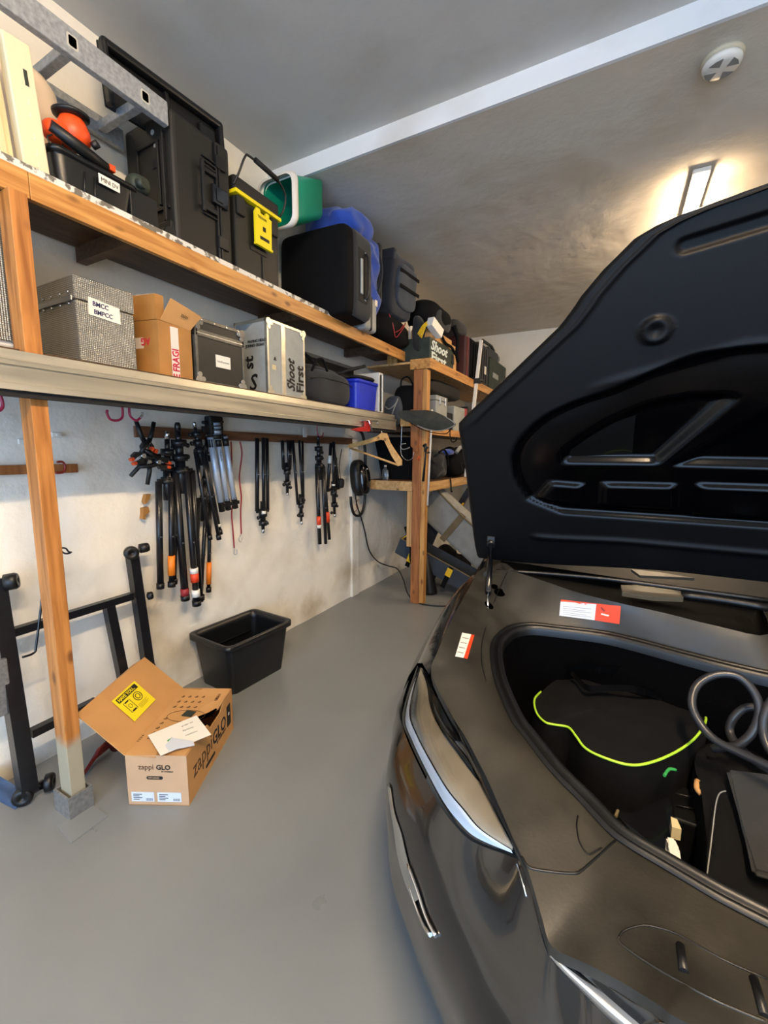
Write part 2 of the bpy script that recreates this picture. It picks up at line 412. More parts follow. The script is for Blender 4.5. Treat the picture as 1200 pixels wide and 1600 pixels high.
def text(s, M, size, m, parent, name='lettering', shear=0.0, bold=0.0, sx=1.0, depth=0.0006, align='LEFT'):
    cu = bpy.data.curves.new('t', 'FONT'); cu.body = s; cu.size = size; cu.shear = shear; cu.offset = bold; cu.extrude = depth; cu.align_x = align; cu.resolution_u = 2
    t = bpy.data.objects.new('t', cu); COL.objects.link(t)
    dg = bpy.context.evaluated_depsgraph_get(); me = bpy.data.meshes.new_from_object(t.evaluated_get(dg))
    bpy.data.objects.remove(t); bpy.data.curves.remove(cu)
    me.transform(Matrix.Translation(-OFF[parent]) @ M @ Matrix.Diagonal((sx, 1, 1, 1)))
    me.materials.clear(); me.materials.append(MATS[m]); me.name = name
    o = bpy.data.objects.new(name, me); COL.objects.link(o); o.parent = parent; OFF[o] = OFF[parent]; return o
def copy_tree(o, delta=None, parent=None, label=None):
    c = o.copy(); COL.objects.link(c); OFF[c] = OFF[o]
    if parent is not None: c.parent = parent
    if delta is not None: c.location = o.location + Vector(delta); OFF[c] = Vector(c.location)
    if label: c['label'] = label
    for ch in [x for x in COL.objects if x.parent == o]: copy_tree(ch, None, c)
    return c
def rotm(rx=0, ry=0, rz=0): return (Matrix.Rotation(math.radians(rz), 4, 'Z') @ Matrix.Rotation(math.radians(ry), 4, 'Y') @ Matrix.Rotation(math.radians(rx), 4, 'X'))
def at(loc, rx=0, ry=0, rz=0): return Matrix.Translation(loc) @ rotm(rx, ry, rz)

# ------------------------------------------------------------------ the setting
WX = -2.36; RX = 3.3; BY = 7.25; FY = -3.0; ZC = 3.48; ZR = 3.37; YS = 2.57
m = MB(); m.box(WX-.1, RX+.1, FY-4, BY+.1, -.05, 0); struct('floor', m, 'floor_epoxy')
def lumpy(y0, y1, z0, z1, ny, nz, amp):
    rows = []
    for i in range(nz+1):
        row = []
        for j in range(ny+1):
            y = y0+(y1-y0)*j/ny; z = z0+(z1-z0)*i/nz
            d = noise.fractal(V(y*1.3, z*2.4, 3), 0.8, 2.1, 4)*amp*(1.0 if z < 1.5 else .35)
            ledge = 0.012/(1+math.exp((z-0.92-0.03*math.sin(y*1.7))*60))      # the lower wall stands a little proud
            row.append(V(WX+min(.03, max(-.02, d))+ledge, y, z))
        rows.append(row)
    return rows
m = MB(); m.grid(lumpy(FY, BY, 0, ZC+.02, 330, 120, .010)); struct('wall_left', m, 'wall_paint')
m = MB(); m.box(WX-.05, RX+.1, BY, BY+.1, 0, 3.6); struct('wall_back', m, 'wall_paint')
m = MB(); m.box(RX, RX+.1, FY, BY, 0, 3.6); struct('wall_right', m, 'wall_paint')
m = MB(); m.box(WX-.1, -1.95, FY-.1, FY, 0, 3.6); m.box(2.75, RX+.1, FY-.1, FY, 0, 3.6); m.box(-1.95, 2.75, FY-.1, FY, 2.65, 3.6); struct('wall_front', m, 'wall_paint')
m = MB(); m.box(WX-.05, RX+.1, FY-.1, YS, ZC, ZC+.12); struct('ceiling_front', m, 'ceiling_paint')
m = MB(); m.grid([[V(x, y, z) for x in (WX-.05, RX+.05)] for y, z in ((YS+.02, ZR), (2.96, ZR+.012), (3.02, ZR+.002), (BY, ZR+.02))]); struct('ceiling_rear', m, 'ceiling_rough')
m = MB(); m.box(WX-.05, RX+.1, YS, YS+.02, ZR-.001, ZC+.1); struct('trim_beam', m, 'beam_paint')
m = MB(); m.box(WX-.01, WX+.035, 3.63, 3.76, 0, 1.62, .006); struct('trim_pilaster', m, 'wall_paint')

# lamps of the room
def batten(y0, y1, z, label, x=.35, glow='lamp_glow'):
    t = thing('ceiling_light', label, 'light', (x, (y0+y1)/2, z), 'ceiling battens')
    m = MB(); m.box(x-.05, x+.05, y0, y1, z-.03, z, .006); obj('housing', m, 'white_plastic', t)
    m = MB(); m.box(x-.03, x+.03, y0+.03, y1-.03, z-.062, z-.031, .01); obj('diffuser', m, glow, t)
batten(3.72, 5.2, ZR, 'glowing warm batten light on the rear ceiling above the raised car hood')
batten(-1.0, .5, ZC, 'glowing warm batten light on the front ceiling behind the photographer', glow='lamp_glow_front')
t = thing('smoke_alarm', 'round yellowed smoke alarm on the ceiling beside the beam', 'smoke alarm', (.3, 2.80, ZR))
m = MB(); m.lathe((.3, 2.80, ZR+.01), (0, 0, -1), [(.075, 0), (.085, .012), (.085, .02), (.078, .028)], 32); obj('base', m, 'smoke_alarm', t)
m = MB(); m.lathe((.3, 2.80, ZR-.018), (0, 0, -1), [(.078, 0), (.08, .012), (.074, .026), (.05, .032), (.0, .032)], 32); obj('cover', m, 'white_plastic', t)
m = MB()
for k in range(4):
    a = PI/4+k*PI/2+.3; d = V(math.cos(a), math.sin(a), 0); e = V(-d.y, d.x, 0); c = V(.3, 2.80, ZR-.0505)
    m.prism([c+d*.02, c+d*.06+e*.03, c+d*.066, c+d*.06-e*.03], (0, 0, -.001))
obj('vent', m, 'ink_grey', t)

# ------------------------------------------------------------------ timber shelving along the left wall
SX = -1.90
t = thing('timber_shelving', 'two-tier pine shelving bolted along the white left wall', 'shelving', (-2.1, 2, 0))
m = MB(); m.box(-1.955, -1.872, .785, .84, .06, 2.378, .002); obj('post', m, 'post_pine', t, 'pine post splashed with grey paint at its foot')
m = MB(); m.box(SX-.025, SX, -.6, .86, 2.38, 2.47, .002); m.box(SX-.025, SX, .862, 4.1, 2.38, 2.47, .002); obj('fascia_board', m, 'pine_y', t)
m = MB(); m.box(WX+.03, SX-.026, -.6, 4.1, 2.45, 2.469); obj('deck', m, 'ply_dark', t)
for y in (-.1, 1.22, 2.4, 3.5):
    m = MB(); m.box(WX+.03, SX-.03, y, y+.045, 2.382, 2.449); obj('joist', m, 'ply_dark', t)
m = MB(); m.box(SX-.026, SX-.004, -.6, 2.9, 2.471, 2.497, .002); obj('edging_strip', m, 'strip_white', t, 'white perforated edging strip')
m = MB(); m.box(WX+.03, -1.96, -.6, 3.66, 1.81, 1.853); m.box(-1.9605, -1.9, .845, 3.66, 1.81, 1.853); m.box(-1.9605, -1.9, -.6, .78, 1.81, 1.853); obj('deck', m, 'ply_dark', t)
# second bay
m = MB(); m.box(-1.735, -1.645, 3.78, 3.865, 0, 2.262, .003); obj('post', m, 'pine_red_z', t, 'red-brown pine post standing on the floor beside the car')
m = MB(); m.box(-1.644, -1.60, 3.785, 3.86, 0, 2.262, .002); obj('post', m, 'pine_z', t)
m = MB(); m.prism([W(643, 640, 1, 3.775), W(654, 640, 1, 3.775), W(654, 708, 1, 3.775), W(643, 697, 1, 3.775)], (0, -.02, 0)); obj('gusset', m, 'pine_red_z', t)
m = MB(); m.box(-1.78, -1.572, 3.79, 3.815, 2.268, 2.36, .002); m.box(-1.60, -1.572, 3.82, 7.2, 2.268, 2.36, .002); obj('fascia_board', m, 'pine_y', t)
m = MB(); m.box(-2.3, -1.602, 3.87, 7.2, 2.34, 2.358); obj('deck', m, 'pine_pale_y', t)
m = MB(); m.box(-1.625, -1.60, 3.88, 7.2, 1.67, 1.74, .002); m.box(-1.83, -1.737, 3.70, 3.775, 1.742, 1.84, .002); obj('fascia_board', m, 'pine_y', t)
m = MB(); m.box(-2.3, -1.626, 3.88, 7.2, 1.70, 1.74); obj('deck', m, 'ply_dark', t)
m = MB(); m.box(-2.31, -1.737, 3.87, 3.90, 1.115, 1.21, .002); m.box(-1.625, -1.60, 3.905, 7.2, 1.12, 1.21, .002); obj('fascia_board', m, 'pine_pale_y', t)
m = MB(); m.box(-2.31, -1.626, 3.905, 7.2, 1.19, 1.212); obj('deck', m, 'ply_dark', t)
m = MB(); m.box(-1.83, -1.75, 3.875, 3.90, .55, 1.112, .002); obj('brace', m, 'pine_pale_z', t)
# aluminium beam
prof = [(-1.83, 1.702), (-1.83, 1.722), (-1.838, 1.726), (-1.838, 1.782), (-1.83, 1.786), (-1.83, 1.80), (-1.846, 1.806), (-1.85, 1.838), (-1.866, 1.841), (-1.868, 1.70)]
m = MB(); m.prism([V(x, -.7, z) for x, z in prof], (0, 4.32, 0))
single('aluminium_beam', m, 'aluminium', 'long pale aluminium beam along the front of the lower shelf', 'beam')
m = MB(); m.box(-1.868, -1.842, -.7, 3.62, 1.680, 1.6985)
obj('lip_strip', m, 'black_matt', t)
# post shoe
a, b, c = W(99, 1280, 2, 0), W(115, 1293, 2, 0), W(139, 1277, 2, 0)
t = thing('post_shoe', 'galvanised steel shoe gripping the foot of the front pine post', 'post base', (-1.91, .81, 0))
m = MB(); x0, x1, y0, y1 = -1.972, -1.856, .765, .858
for bx in ((x0, x0+.008, y0, y1), (x1-.008, x1, y0, y1), (x0+.008, x1-.008, y0, y0+.008), (x0+.008, x1-.008, y1-.008, y1)): m.box(*bx, .006, .095)
m.box(x0, x1, y0, y1, .0, .006); obj('socket', m, 'galvanised', t)
m = MB(); m.prism([W(*p, 2, 0.0) for p in ((90, 1291), (112, 1318), (169, 1276), (144, 1258))], (0, 0, .004)); obj('floor_plate', m, 'floor_epoxy', t, 'square plate painted grey like the floor')
for nm, y0, y1, z0, z1, lab in (('peg_rail', 1.44, 3.62, 1.57, 1.632, 'dark wooden peg rail on the wall from which light stands hang'), ('peg_rail', .2, 1.14, 1.39, 1.432, 'short reddish wooden rail on the wall at the left edge')):
    m = MB(); m.box(-2.335, -2.315, y0, y1, z0, z1, .002); single(nm, m, 'batten_wood' if y1 > 2 else 'pine_red_z', lab, 'rail')

# ------------------------------------------------------------------ the car (nose towards the camera, hood up)
XC = 0.50
car = thing('car', 'black car parked nose-out with its hood raised and front boot open', 'car', (XC, 2.2, 0))
def P3(l): return [W(u, v, 2, z) for u, v, z in l]
O = P3([(1074,1599,.765),(1032,1572,.76),(969,1533,.745),(915,1505,.73),(863,1479,.715),(847,1435,.725),(825,1360,.74),(801,1307,.75),(780,1259,.76),(764,1222,.77),(730,1156,.79),(699,1106,.81),(674,1050,.84),(683,1019,.87),(705,969,.905),(730,925,.94),(755,887,.975),(798,892,.985),(850,908,.98),(900,925,.975),(971,943,.97),(1035,957,.965),(1120,978,.96),(1200,991,.955)])
S = P3([(1200,1449,.745),(1150,1423,.745),(1108,1400,.745),(1035,1356,.745),(985,1326,.745),(950,1300,.745),(907,1253,.75),(880,1226,.755),(865,1210,.757),(852,1195,.76),(820,1153,.77),(797,1121,.78),(775,1068,.80),(768,1035,.81),(768,1008,.82),(778,992,.83),(797,980,.835),(830,976,.84),(880,981,.845),(943,989,.85),(1000,1002,.853),(1060,1018,.855),(1130,1036,.858),(1200,1052,.86)])
O = [V(XC, .585, .775), V(.3, .592, .772)] + O + [V(XC, 2.0, .955)]
S = [V(XC, .80, .745), V(.38, .80, .745)] + S + [V(XC, S[-1].y+.005, .86)]
def loft(A, B, nt, bulge=0.0, sub=4, up=V(0, 0, 1)):
    A, B = catmull(A, sub), catmull(B, sub); rows = []
    for k in range(nt+1):
        t = k/nt; rows.append([a.lerp(b, t) + up*(bulge*math.sin(PI*t)) for a, b in zip(A, B)])
    return rows
rows = loft(O, S, 8, .012)
m = MB(); m.grid(rows)
# turned-down lip along the outer edge
A = catmull(O, 4); m.grid([A, [p+V(0, 0, -.02) for p in A]])
cover_bvh = None
m.mirror(XC); cover = obj('trim_cover', m, 'trim_dusty', car, 'dusty charcoal plastic cover around the front boot')
def pair(o, parent=None):
    """the same piece on the car's other flank, an object of its own"""
    me = o.data.copy(); off = OFF[o]
    for v in me.vertices: v.co.x = 2*(XC-off.x) - v.co.x
    me.flip_normals(); c = bpy.data.objects.new(o.name.split('.')[0], me); COL.objects.link(c); c.parent = parent or o.parent; OFF[c] = off; c.location = o.location
    if 'label' in o: c['label'] = o['label']
    for ch in [x for x in COL.objects if x.parent == o]: pair(ch, c)
    return c
def bvh_of(o):
    me = o.data; off = OFF[o]
    return BVHTree.FromPolygons([v.co+off for v in me.vertices], [list(p.vertices) for p in me.polygons])
BC = bvh_of(cover)
def on_b(bv, u, v, lift=0.002):
    h = bv.ray_cast(CAM, ray(u, v).normalized())
    if h[0] is None: return None, None
    n = h[1]; n = -n if n.dot(ray(u, v)) > 0 else n
    return h[0] + n*lift, n
def decal(bv, pix, lift, thick, nsub=1):
    """a thin plate lying on a surface: its four corners found on that surface"""
    q = [on_b(bv, *p, lift)[0] for p in pix]; return q
def inward(A, d, dz):
    """shift a polyline in plan towards the boot's middle"""
    out = []
    for i, p in enumerate(A):
        tt = (A[min(i+1, len(A)-1)] - A[max(i-1, 0)]); tt.z = 0; tt.normalize(); nrm = V(tt.y, -tt.x, 0)
        if nrm.dot(V(XC, 1.25, 0) - V(p.x, p.y, 0)) < 0: nrm = -nrm
        q = p + nrm*d + V(0, 0, dz); q.x = min(q.x, XC); out.append(q)
    return out
SS = catmull(S, 4)
m = MB(); rr = [inward(SS, d, z) for d, z in ((-.004, .004), (.0, .010), (.006, .012), (.011, .006), (.013, -.004), (.017, -.004), (.021, .006), (.028, .012), (.036, .008), (.040, -.006), (.041, -.03))]
m.grid(rr); m.mirror(XC); obj('seal', m, 'rubber', car, 'ribbed black rubber seal around the boot opening')
m = MB(); m.grid([inward(SS, d, z) for d, z in ((.041, -.025), (.043, -.09), (.052, -.10), (.058, -.22))] + [[V(p.x, p.y, .40) for p in inward(SS, .09, 0)]] + [[V(XC + (p.x-XC)*.4, 1.25+(p.y-1.25)*.4, .395) for p in SS]] + [[V(XC + (p.x-XC)*.02, 1.25+(p.y-1.25)*.02, .395) for p in SS]])
m.mirror(XC); obj('boot_liner', m, 'carpet_black', car)
# seams moulded into the cover, drawn as thin grooves lying on it
def seam(pix, r, name, mm='rubber', sub=4, lift=.0006, parent=None, close=False):
    pts = [on_b(BC, u, v, lift)[0] for u, v in pix]; pts = [p for p in pts if p]
    m = MB(); m.tube(pts, r, 6, sub=sub, closed=close); return m
for pix, r in (([(816,1339),(826,1355),(850,1361),(893,1365),(912,1358),(961,1314)], .0025),
               ([(903,1275),(901,1290),(905,1315),(915,1332),(922,1335),(940,1325)], .0016),
               ([(793,893),(776,930),(756,990),(752,1030),(760,1066)], .0016)):
    m = seam(pix, r, 'seam'); pair(obj('seam', m, 'rubber', car))
m = seam([(966,1468),(975,1455),(1000,1447),(1020,1448),(1060,1461),(1130,1500),(1198,1530)], .0016, 'seam'); obj('seam', m, 'rubber', car)
m = seam([(966,1468),(975,1479),(1020,1510),(1100,1555),(1150,1578),(1196,1597)], .0020, 'seam'); obj('seam', m, 'trim_dusty', car)
for a, b in (((1063, 1478), (1069, 1520)), ((1178, 1530), (1195, 1590))):
    m = MB(); p, n = on_b(BC, *a, .001); q, _ = on_b(BC, *b, .001); m.tube([p, q], .006, 8); obj('slot', m, 'rubber', car)
# stickers on the cover
def plate(bv, pix, m, name, lift=.0015, label=None):
    (ax_, ay_), (bx_, by_), (cx_, cy_), (dx_, dy_) = pix; nx = 6 if 'sticker' in name else 3; ny = 3 if 'sticker' in name else 1
    q = []; mb = MB()
    for j in range(ny+1):
        t_ = j/ny; l = (ax_+(dx_-ax_)*t_, ay_+(dy_-ay_)*t_); r = (bx_+(cx_-bx_)*t_, by_+(cy_-by_)*t_)
        q.append([on_b(bv, l[0]+(r[0]-l[0])*i/nx, l[1]+(r[1]-l[1])*i/nx, lift)[0] for i in range(nx+1)])
    mb.grid(q); return obj(name, mb, m, car, label), q
_, q = plate(BC, [(876,940),(932,944),(929,969),(874,962)], 'paper_cool', 'warning_sticker', label='white half of the warning sticker')
_, q = plate(BC, [(932,944),(970,950),(968,975),(929,969)], 'red_sticker', 'warning_sticker', label='orange half of the warning sticker')
_, q = plate(BC, [(877,937),(970,947),(970,950.5),(876,940.5)], 'red_sticker', 'warning_sticker', label='orange rim of the warning sticker')
for k in range(5):
    v = 947+k*3.2; _, q = plate(BC, [(880, v), (924-(k % 2)*9, v+4), (924-(k % 2)*9, v+4.8), (880, v+.8)], 'ink_grey', 'warning_lines', .0022)
plate(BC, [(940,958),(952,961),(951,963),(939,960)], 'paper', 'warning_lines', .0022)
plate(BC, [(940,948),(946,954),(944,956),(938,949)], 'red_dark', 'warning_lines', .0022)
plate(BC, [(722,989),(736,991.5),(724,1028.5),(711,1026)], 'paper', 'warning_sticker', label='cream half of the tall sticker on the wing')
plate(BC, [(736,991.5),(741,992.5),(730,1030),(724,1028.5)], 'red_sticker', 'warning_sticker', label='orange half of the tall sticker on the wing')
for k in range(4): plate(BC, [(722-k*2.6, 996+k*7.5), (732-k*2.6, 998+k*7.5), (731.6-k*2.6, 999.4+k*7.5), (721.6-k*2.6, 997.4+k*7.5)], 'ink_grey', 'warning_lines', .0022)

# bumper: rows from top edge to lip, columns from the nose centre to the wheel arch
T = [V(XC,.50,.70), V(.30,.51,.70)] + P3([(960,1600,.69),(905,1545,.685),(858,1494,.69),(838,1430,.70),(818,1352,.715),(797,1338,.71),(740,1316,.692),(712,1291,.688),(686,1256,.684),(657,1201,.682),(637,1158,.685),(626,1125,.69)])
N = len(T)
plan = {  # z : plan points in the same 14 columns
 .60: [(XC,.455),(.30,.465),(.09,.50),(.03,.525),(-.03,.56),(-.08,.60),(-.13,.645),(-.175,.685),(-.24,.735),(-.30,.79),(-.37,.86),(-.46,.955),(-.535,1.05),(-.575,1.14)],
 .48: [(XC,.43),(.30,.44),(.09,.475),(.03,.50),(-.04,.54),(-.10,.58),(-.16,.63),(-.21,.68),(-.28,.74),(-.34,.80),(-.41,.87),(-.50,.97),(-.565,1.07),(-.60,1.17)],
 .36: [(XC,.45),(.30,.46),(.09,.50),(.02,.53),(-.05,.57),(-.11,.61),(-.17,.66),(-.23,.71),(-.30,.77),(-.36,.83),(-.43,.90),(-.51,.99),(-.565,1.08),(-.605,1.18)],
 .25: [(XC,.44),(.30,.45),(.09,.49),(.02,.52),(-.05,.56),(-.11,.61),(-.17,.67),(-.22,.73),(-.29,.79),(-.35,.84),(-.42,.905),(-.49,.975),(-.55,1.07),(-.60,1.18)],
 .16: [(XC,.47),(.30,.48),(.10,.52),(.03,.55),(-.04,.59),(-.10,.64),(-.15,.69),(-.20,.75),(-.26,.81),(-.32,.86),(-.39,.92),(-.46,.99),(-.52,1.09),(-.58,1.19)]}
brows = [T] + [[V(x, y, z) for x, y in plan[z]] for z in sorted(plan, reverse=True)]
# carry the rows on round the side to the wheel arch
brows = [catmull(r, 4) for r in brows]
cols = list(zip(*brows)); brows = list(zip(*[catmull(list(c), 4) for c in cols]))
m = MB(); m.grid(brows); m.mirror(XC); bumper = obj('bumper', m, 'car_paint', car)
BB = bvh_of(bumper)
# wing: shoulder line to sill, with an arch cut over the wheel
OW = O[O.index(min(O, key=lambda p: (p-W(674,1050,2,.84)).length)):][:5]          # cover edge from lamp tip to hinge
shoulder = P3([(652,1036,.79),(668,1000,.82),(690,957,.86),(716,920,.90),(748,888,.94)])
Wr = []
side_x = [-.605, -.63, -.65, -.665, -.68]
Lu = OW + [V(-.60, 2.6, 1.0), V(-.60, 3.2, 1.0)]
Ls = shoulder + [V(-.69, 2.75, .93), V(-.70, 3.3, .93)]
y_s = [p.y for p in Ls]
Lm = [V(x, y, .68) for x, y in zip([-.60,-.63,-.655,-.675,-.69,-.71,-.715], y_s)]
def arch(y): 
    d = abs(y-2.02); return .46+ (math.sqrt(max(0, .40**2-d*d)) - .12 if d < .40 else -.30)
def dense(L): return catmull(L, 10)
U, Sh, Md = dense(Lu), dense(Ls), dense(Lm)
Lo = [V(p.x, p.y, max(.18, min(.66, arch(p.y)))) for p in Md]
m = MB(); m.grid([[p+V(-.006, 0, -.012) for p in U], [a.lerp(b, .5)+V(-.006, 0, .012) for a, b in zip(U, Sh)], Sh, [a.lerp(b, .5)+V(-.006, 0, 0) for a, b in zip(Sh, Md)], Md, Lo, [p+V(.05, 0, 0) for p in Lo]])
pair(obj('wing', m, 'car_paint', car))
# join wing and bumper corner
m = MB(); c1 = [brows[i][-1] for i in range(len(brows))]; zt = [p.z for p in c1]
rows = []
for p in c1:
    k = (p.z-.16)/(.69-.16); e = Md[0].lerp(Sh[0], max(0, (p.z-.68)/(Sh[0].z-.68))) if p.z > .68 else V(Md[0].x, Md[0].y, p.z)
    mid = p.lerp(e, .5)+V(-.012, -.006, 0); rows.append([p, p.lerp(mid, .6)+V(-.003, 0, 0), mid, mid.lerp(e, .6), e])
rows = [[T[-1]+V(0,0,.0), T[-1].lerp(Sh[0], .33)+V(-.012,0,.0), T[-1].lerp(Sh[0], .66)+V(-.012,0,0), T[-1].lerp(Sh[0], .9), Sh[0]]] + rows
m.grid(rows); pair(obj('bumper_corner', m, 'car_paint', car))
# wheels
def wheel(x, y, sgn):
    m = MB(); m.lathe((x, y, .34), (sgn, 0, 0), [(.20, -.02), (.30, -.02), (.335, .0), (.34, .03), (.34, .19), (.335, .21), (.2, .21)], 36); w = obj('tyre', m, 'tyre', car)
    m = MB(); m.lathe((x, y, .34), (sgn, 0, 0), [(.0, .03), (.06, .03), (.065, .06), (.19, .07), (.20, .02), (.215, .0)], 30)
    for k in range(5):
        a = k*2*PI/5; m.tube([(x+sgn*.03, y, .34), (x+sgn*.03, y+.19*math.cos(a), .34+.19*math.sin(a))], .018, 6)
    obj('rim', m, 'alu_tube', car)
wheel(-.64, 2.02, 1); wheel(2*XC+.64, 2.02, -1)
# headlamps
L = P3([(656,1042,.80),(639,1084,.735),(631.5,1125,.70),(642,1156,.695),(661,1197,.69),(689,1250,.69),(714,1284,.695),(742,1309,.70),(799,1333,.72)])
Uu = P3([(658,1044,.81),(669,1069,.80),(677,1106,.785),(699,1147,.775),(722,1177,.765),(745,1207,.76),(764,1231,.755),(780,1272,.745),(800,1318,.735)])
def bands(a, b, n=3, bulge=.0, off=0.0):
    A, B = catmull(L, 6), catmull(Uu, 6); out = []
    for k in range(n+1):
        t = a+(b-a)*k/n; out.append([p.lerp(q, t) + V(-.55, -.6, .5)*(.030*math.sin(PI*min(1, max(0, t)))*math.sin(PI*(.06+.9*i/len(A)))+off) for i, (p, q) in enumerate(zip(A, B))])
    return out
def lamp_part(name, a, b, m_, off, n=3, label=None):
    m = MB(); m.grid(bands(a, b, n, off=off)); return obj(name, m, m_, hl, label)
m = MB(); m.grid(bands(-.07, 1.08, 10, off=-.012)); hl = obj('headlamp', m, 'lamp_dark', car, 'angular headlamp with a pale light bar')
lamp_part('light_bar', .02, .32, 'drl_white', -.004, label='pale translucent light bar')
lamp_part('reflector', .34, .92, 'lamp_chamber', -.008, 6)
lamp_part('bezel', .92, .95, 'chrome', -.004)
lamp_part('inner_fin', .95, 1.05, 'car_paint', .0, 3)
lamp_part('lens', .0, 1.0, 'headlamp_lens', .008, 10)
pair(hl)
# strip between lamp and cover edge, between cover edge and bumper
A = [p+V(0,0,-.004) for p in catmull(list(reversed(O[8:15])), 6)]
B = catmull(list(reversed(Uu)), 6)
def resample(P, n):
    d = [0]
    for i in range(1, len(P)): d.append(d[-1]+(P[i]-P[i-1]).length)
    out = []
    for k in range(n):
        s_ = d[-1]*k/(n-1); i = max(j for j in range(len(d)) if d[j] <= s_+1e-9); i = min(i, len(P)-2)
        out.append(P[i].lerp(P[i+1], (s_-d[i])/max(1e-9, d[i+1]-d[i])))
    return out
A = resample(A, 40); B = resample(B, 40)
m = MB(); m.grid([[a.lerp(b, t)+V(-.2, -.2, .6)*(.010*math.sin(PI*t)) for a, b in zip(A, B)] for t in (0, .15, .35, .6, .85, 1)]); pair(obj('wing_edge', m, 'car_paint', car))
# nose: gap strip and chrome bar
C0 = [V(XC,.585,.755), V(.3,.592,.752)] + [p+V(0,0,-.02) for p in O[2:9]]
C1 = [V(XC,.545,.725), V(.3,.55,.722)] + P3([(1035,1627,.718),(999,1600,.715),(930,1540,.705),(897,1511,.70),(872,1489,.70),(850,1440,.705),(826,1362,.72)])
m = MB(); m.grid(loft(C0, C1, 4, .004)); m.mirror(XC); obj('nose_panel', m, 'car_paint', car)
C1b = C1[:7]; C2 = [V(XC,.505,.70), V(.3,.513,.70)] + P3([(996,1630,.69),(960,1600,.69),(905,1545,.688),(876,1515,.689),(858,1494,.692)])
m = MB(); m.grid(loft(C1b, C2, 5, .006, up=V(-.1, -.7, .5))); m.mirror(XC); obj('chrome_bar', m, 'chrome', car, 'bright chrome bar across the nose')
C3 = C1[6:]; C4 = [T[4], T[5], T[6]]
m = MB(); m.grid(loft(C3, C4, 3, .004)); pair(obj('bumper_edge', m, 'car_paint', car))
m = MB(); m.tube([W(808.5,1350,2,.722), W(815,1372,2,.716), W(823,1401,2,.712)], .0022, 6); obj('chrome_edge', m, 'chrome', car)
# lower lamp / vent on the bumper corner, with two chrome blades
def bp(u, v, lift=.003):
    r = on_b(BB, u, v, lift); return r[0]
m = MB()
vent = [[(607,1222),(611,1262),(617,1300),(622,1335),(632,1372),(648,1412)],[(612,1232),(618,1270),(628,1300),(635,1330),(645,1365),(660,1402)]]
rows = [[bp(*p) for p in r] for r in vent]
ok = [i for i in range(6) if all(r[i] for r in rows)]
rows = [catmull([r[i] for i in ok], 4) for r in rows]
if len(ok) > 2:
    m.grid([rows[0], [a.lerp(b, .5)+V(-.004, -.004, 0) for a, b in zip(*rows)], rows[1]]); lv = obj('air_vent', m, 'lamp_chamber', car, 'narrow grey-glazed vent low on the bumper corner')
    for pix in ([(640,1350),(655,1390),(668,1430),(684,1462)], [(643,1382),(652,1412),(664,1443),(675,1460)]):
        pts = [bp(*p, .004) for p in pix]; pts = [p for p in pts if p]
        if len(pts) > 1: m = MB(); m.tube(pts, .0045, 6, sub=3); obj('chrome_blade', m, 'chrome', lv)
# cowl valley, wipers, windscreen and the body behind
CE = catmull(O[18:], 4)
m = MB(); m.grid([CE, [p+V(0, .02, -.02) for p in CE], [p+V(0, .035, -.09) for p in CE], [V(p.x, 2.22, .885) for p in CE], [V(p.x, 2.26, .93) for p in CE]]); m.mirror(XC); obj('cowl', m, 'cowl_black', car)
m = MB(); m.grid([[V(-.50+1.0*i/12, 2.24+.10*(1-(i/12)**.8)-.06, .93-.0*i) for i in range(13)], [V(-.50+1.0*i/12, 2.62, 1.11) for i in range(13)]]); m.mirror(XC); obj('screen_rim', m, 'screen_dusty', car, 'dusty lower edge of the windscreen')
m = MB(); m.grid([[V(-.52+1.02*i/8, 2.62, 1.10) for i in range(9)], [V(-.40+.90*i/8, 3.35, 1.50) for i in range(9)]]); m.mirror(XC); obj('windscreen', m, 'glass_dark', car)
m = MB()
side = [(-.60,2.62,1.06),(-.46,3.35,1.49),(-.44,4.2,1.52),(-.48,5.0,1.42),(-.60,5.9,1.12),(-.60,6.6,1.08)]
base = [(-.70,2.62,.93),(-.71,3.35,.95),(-.71,4.2,.97),(-.71,5.0,.98),(-.70,5.9,.98),(-.60,6.7,.98)]
m.grid([catmull([V(XC, y, z+.03) for x, y, z in side], 4), catmull([V(x+.06, y, z+.02) for x, y, z in side], 4), catmull([V(*p) for p in side], 4), catmull([V(*p) for p in base], 4), catmull([V(x-.01, y, .55) for x, y, z in base], 4), catmull([V(x+.02, y, .2) for x, y, z in base], 4)])
m.mirror(XC); obj('body', m, 'car_paint', car)
# wipers
for nm, pts, rr_, mm in (('wiper', [W(800,893,2,.97),W(850,896,2,.975),W(950,905,2,.985),W(1080,922,2,.985),W(1200,938,2,.98)], .009, 'wiper'),
                     ('wiper', [W(1065,930,2,.965),W(1130,938,2,.965),W(1200,950,2,.96)], .016, 'wiper')):
    m = MB(); m.tube(pts, rr_, 8, sub=3); w = obj(nm, m, mm, car)
    if rr_ > .01:
        m = MB(); m.prism([W(970,914,2,.965),W(1010,914,2,.968),W(1066,924,2,.968),W(1068,934,2,.966),W(1020,932,2,.965),W(972,925,2,.962)], (0, .004, -.018)); obj('arm_tip', m, 'wiper_tip', w)
    else:
        m = MB(); m.prism([W(986,889,2,.99),W(1030,894,2,.99),W(1085,903,2,.99),W(1000,899,2,.985)], (0, .004, -.012)); obj('blade', m, 'wiper_tip', w)
m = MB(); m.tube([W(762,900,2,.96), W(783,886,2,.97), W(800,897,2,.965)], .022, 10, sub=4); obj('hinge_cap', m, 'trim_dusty', car)
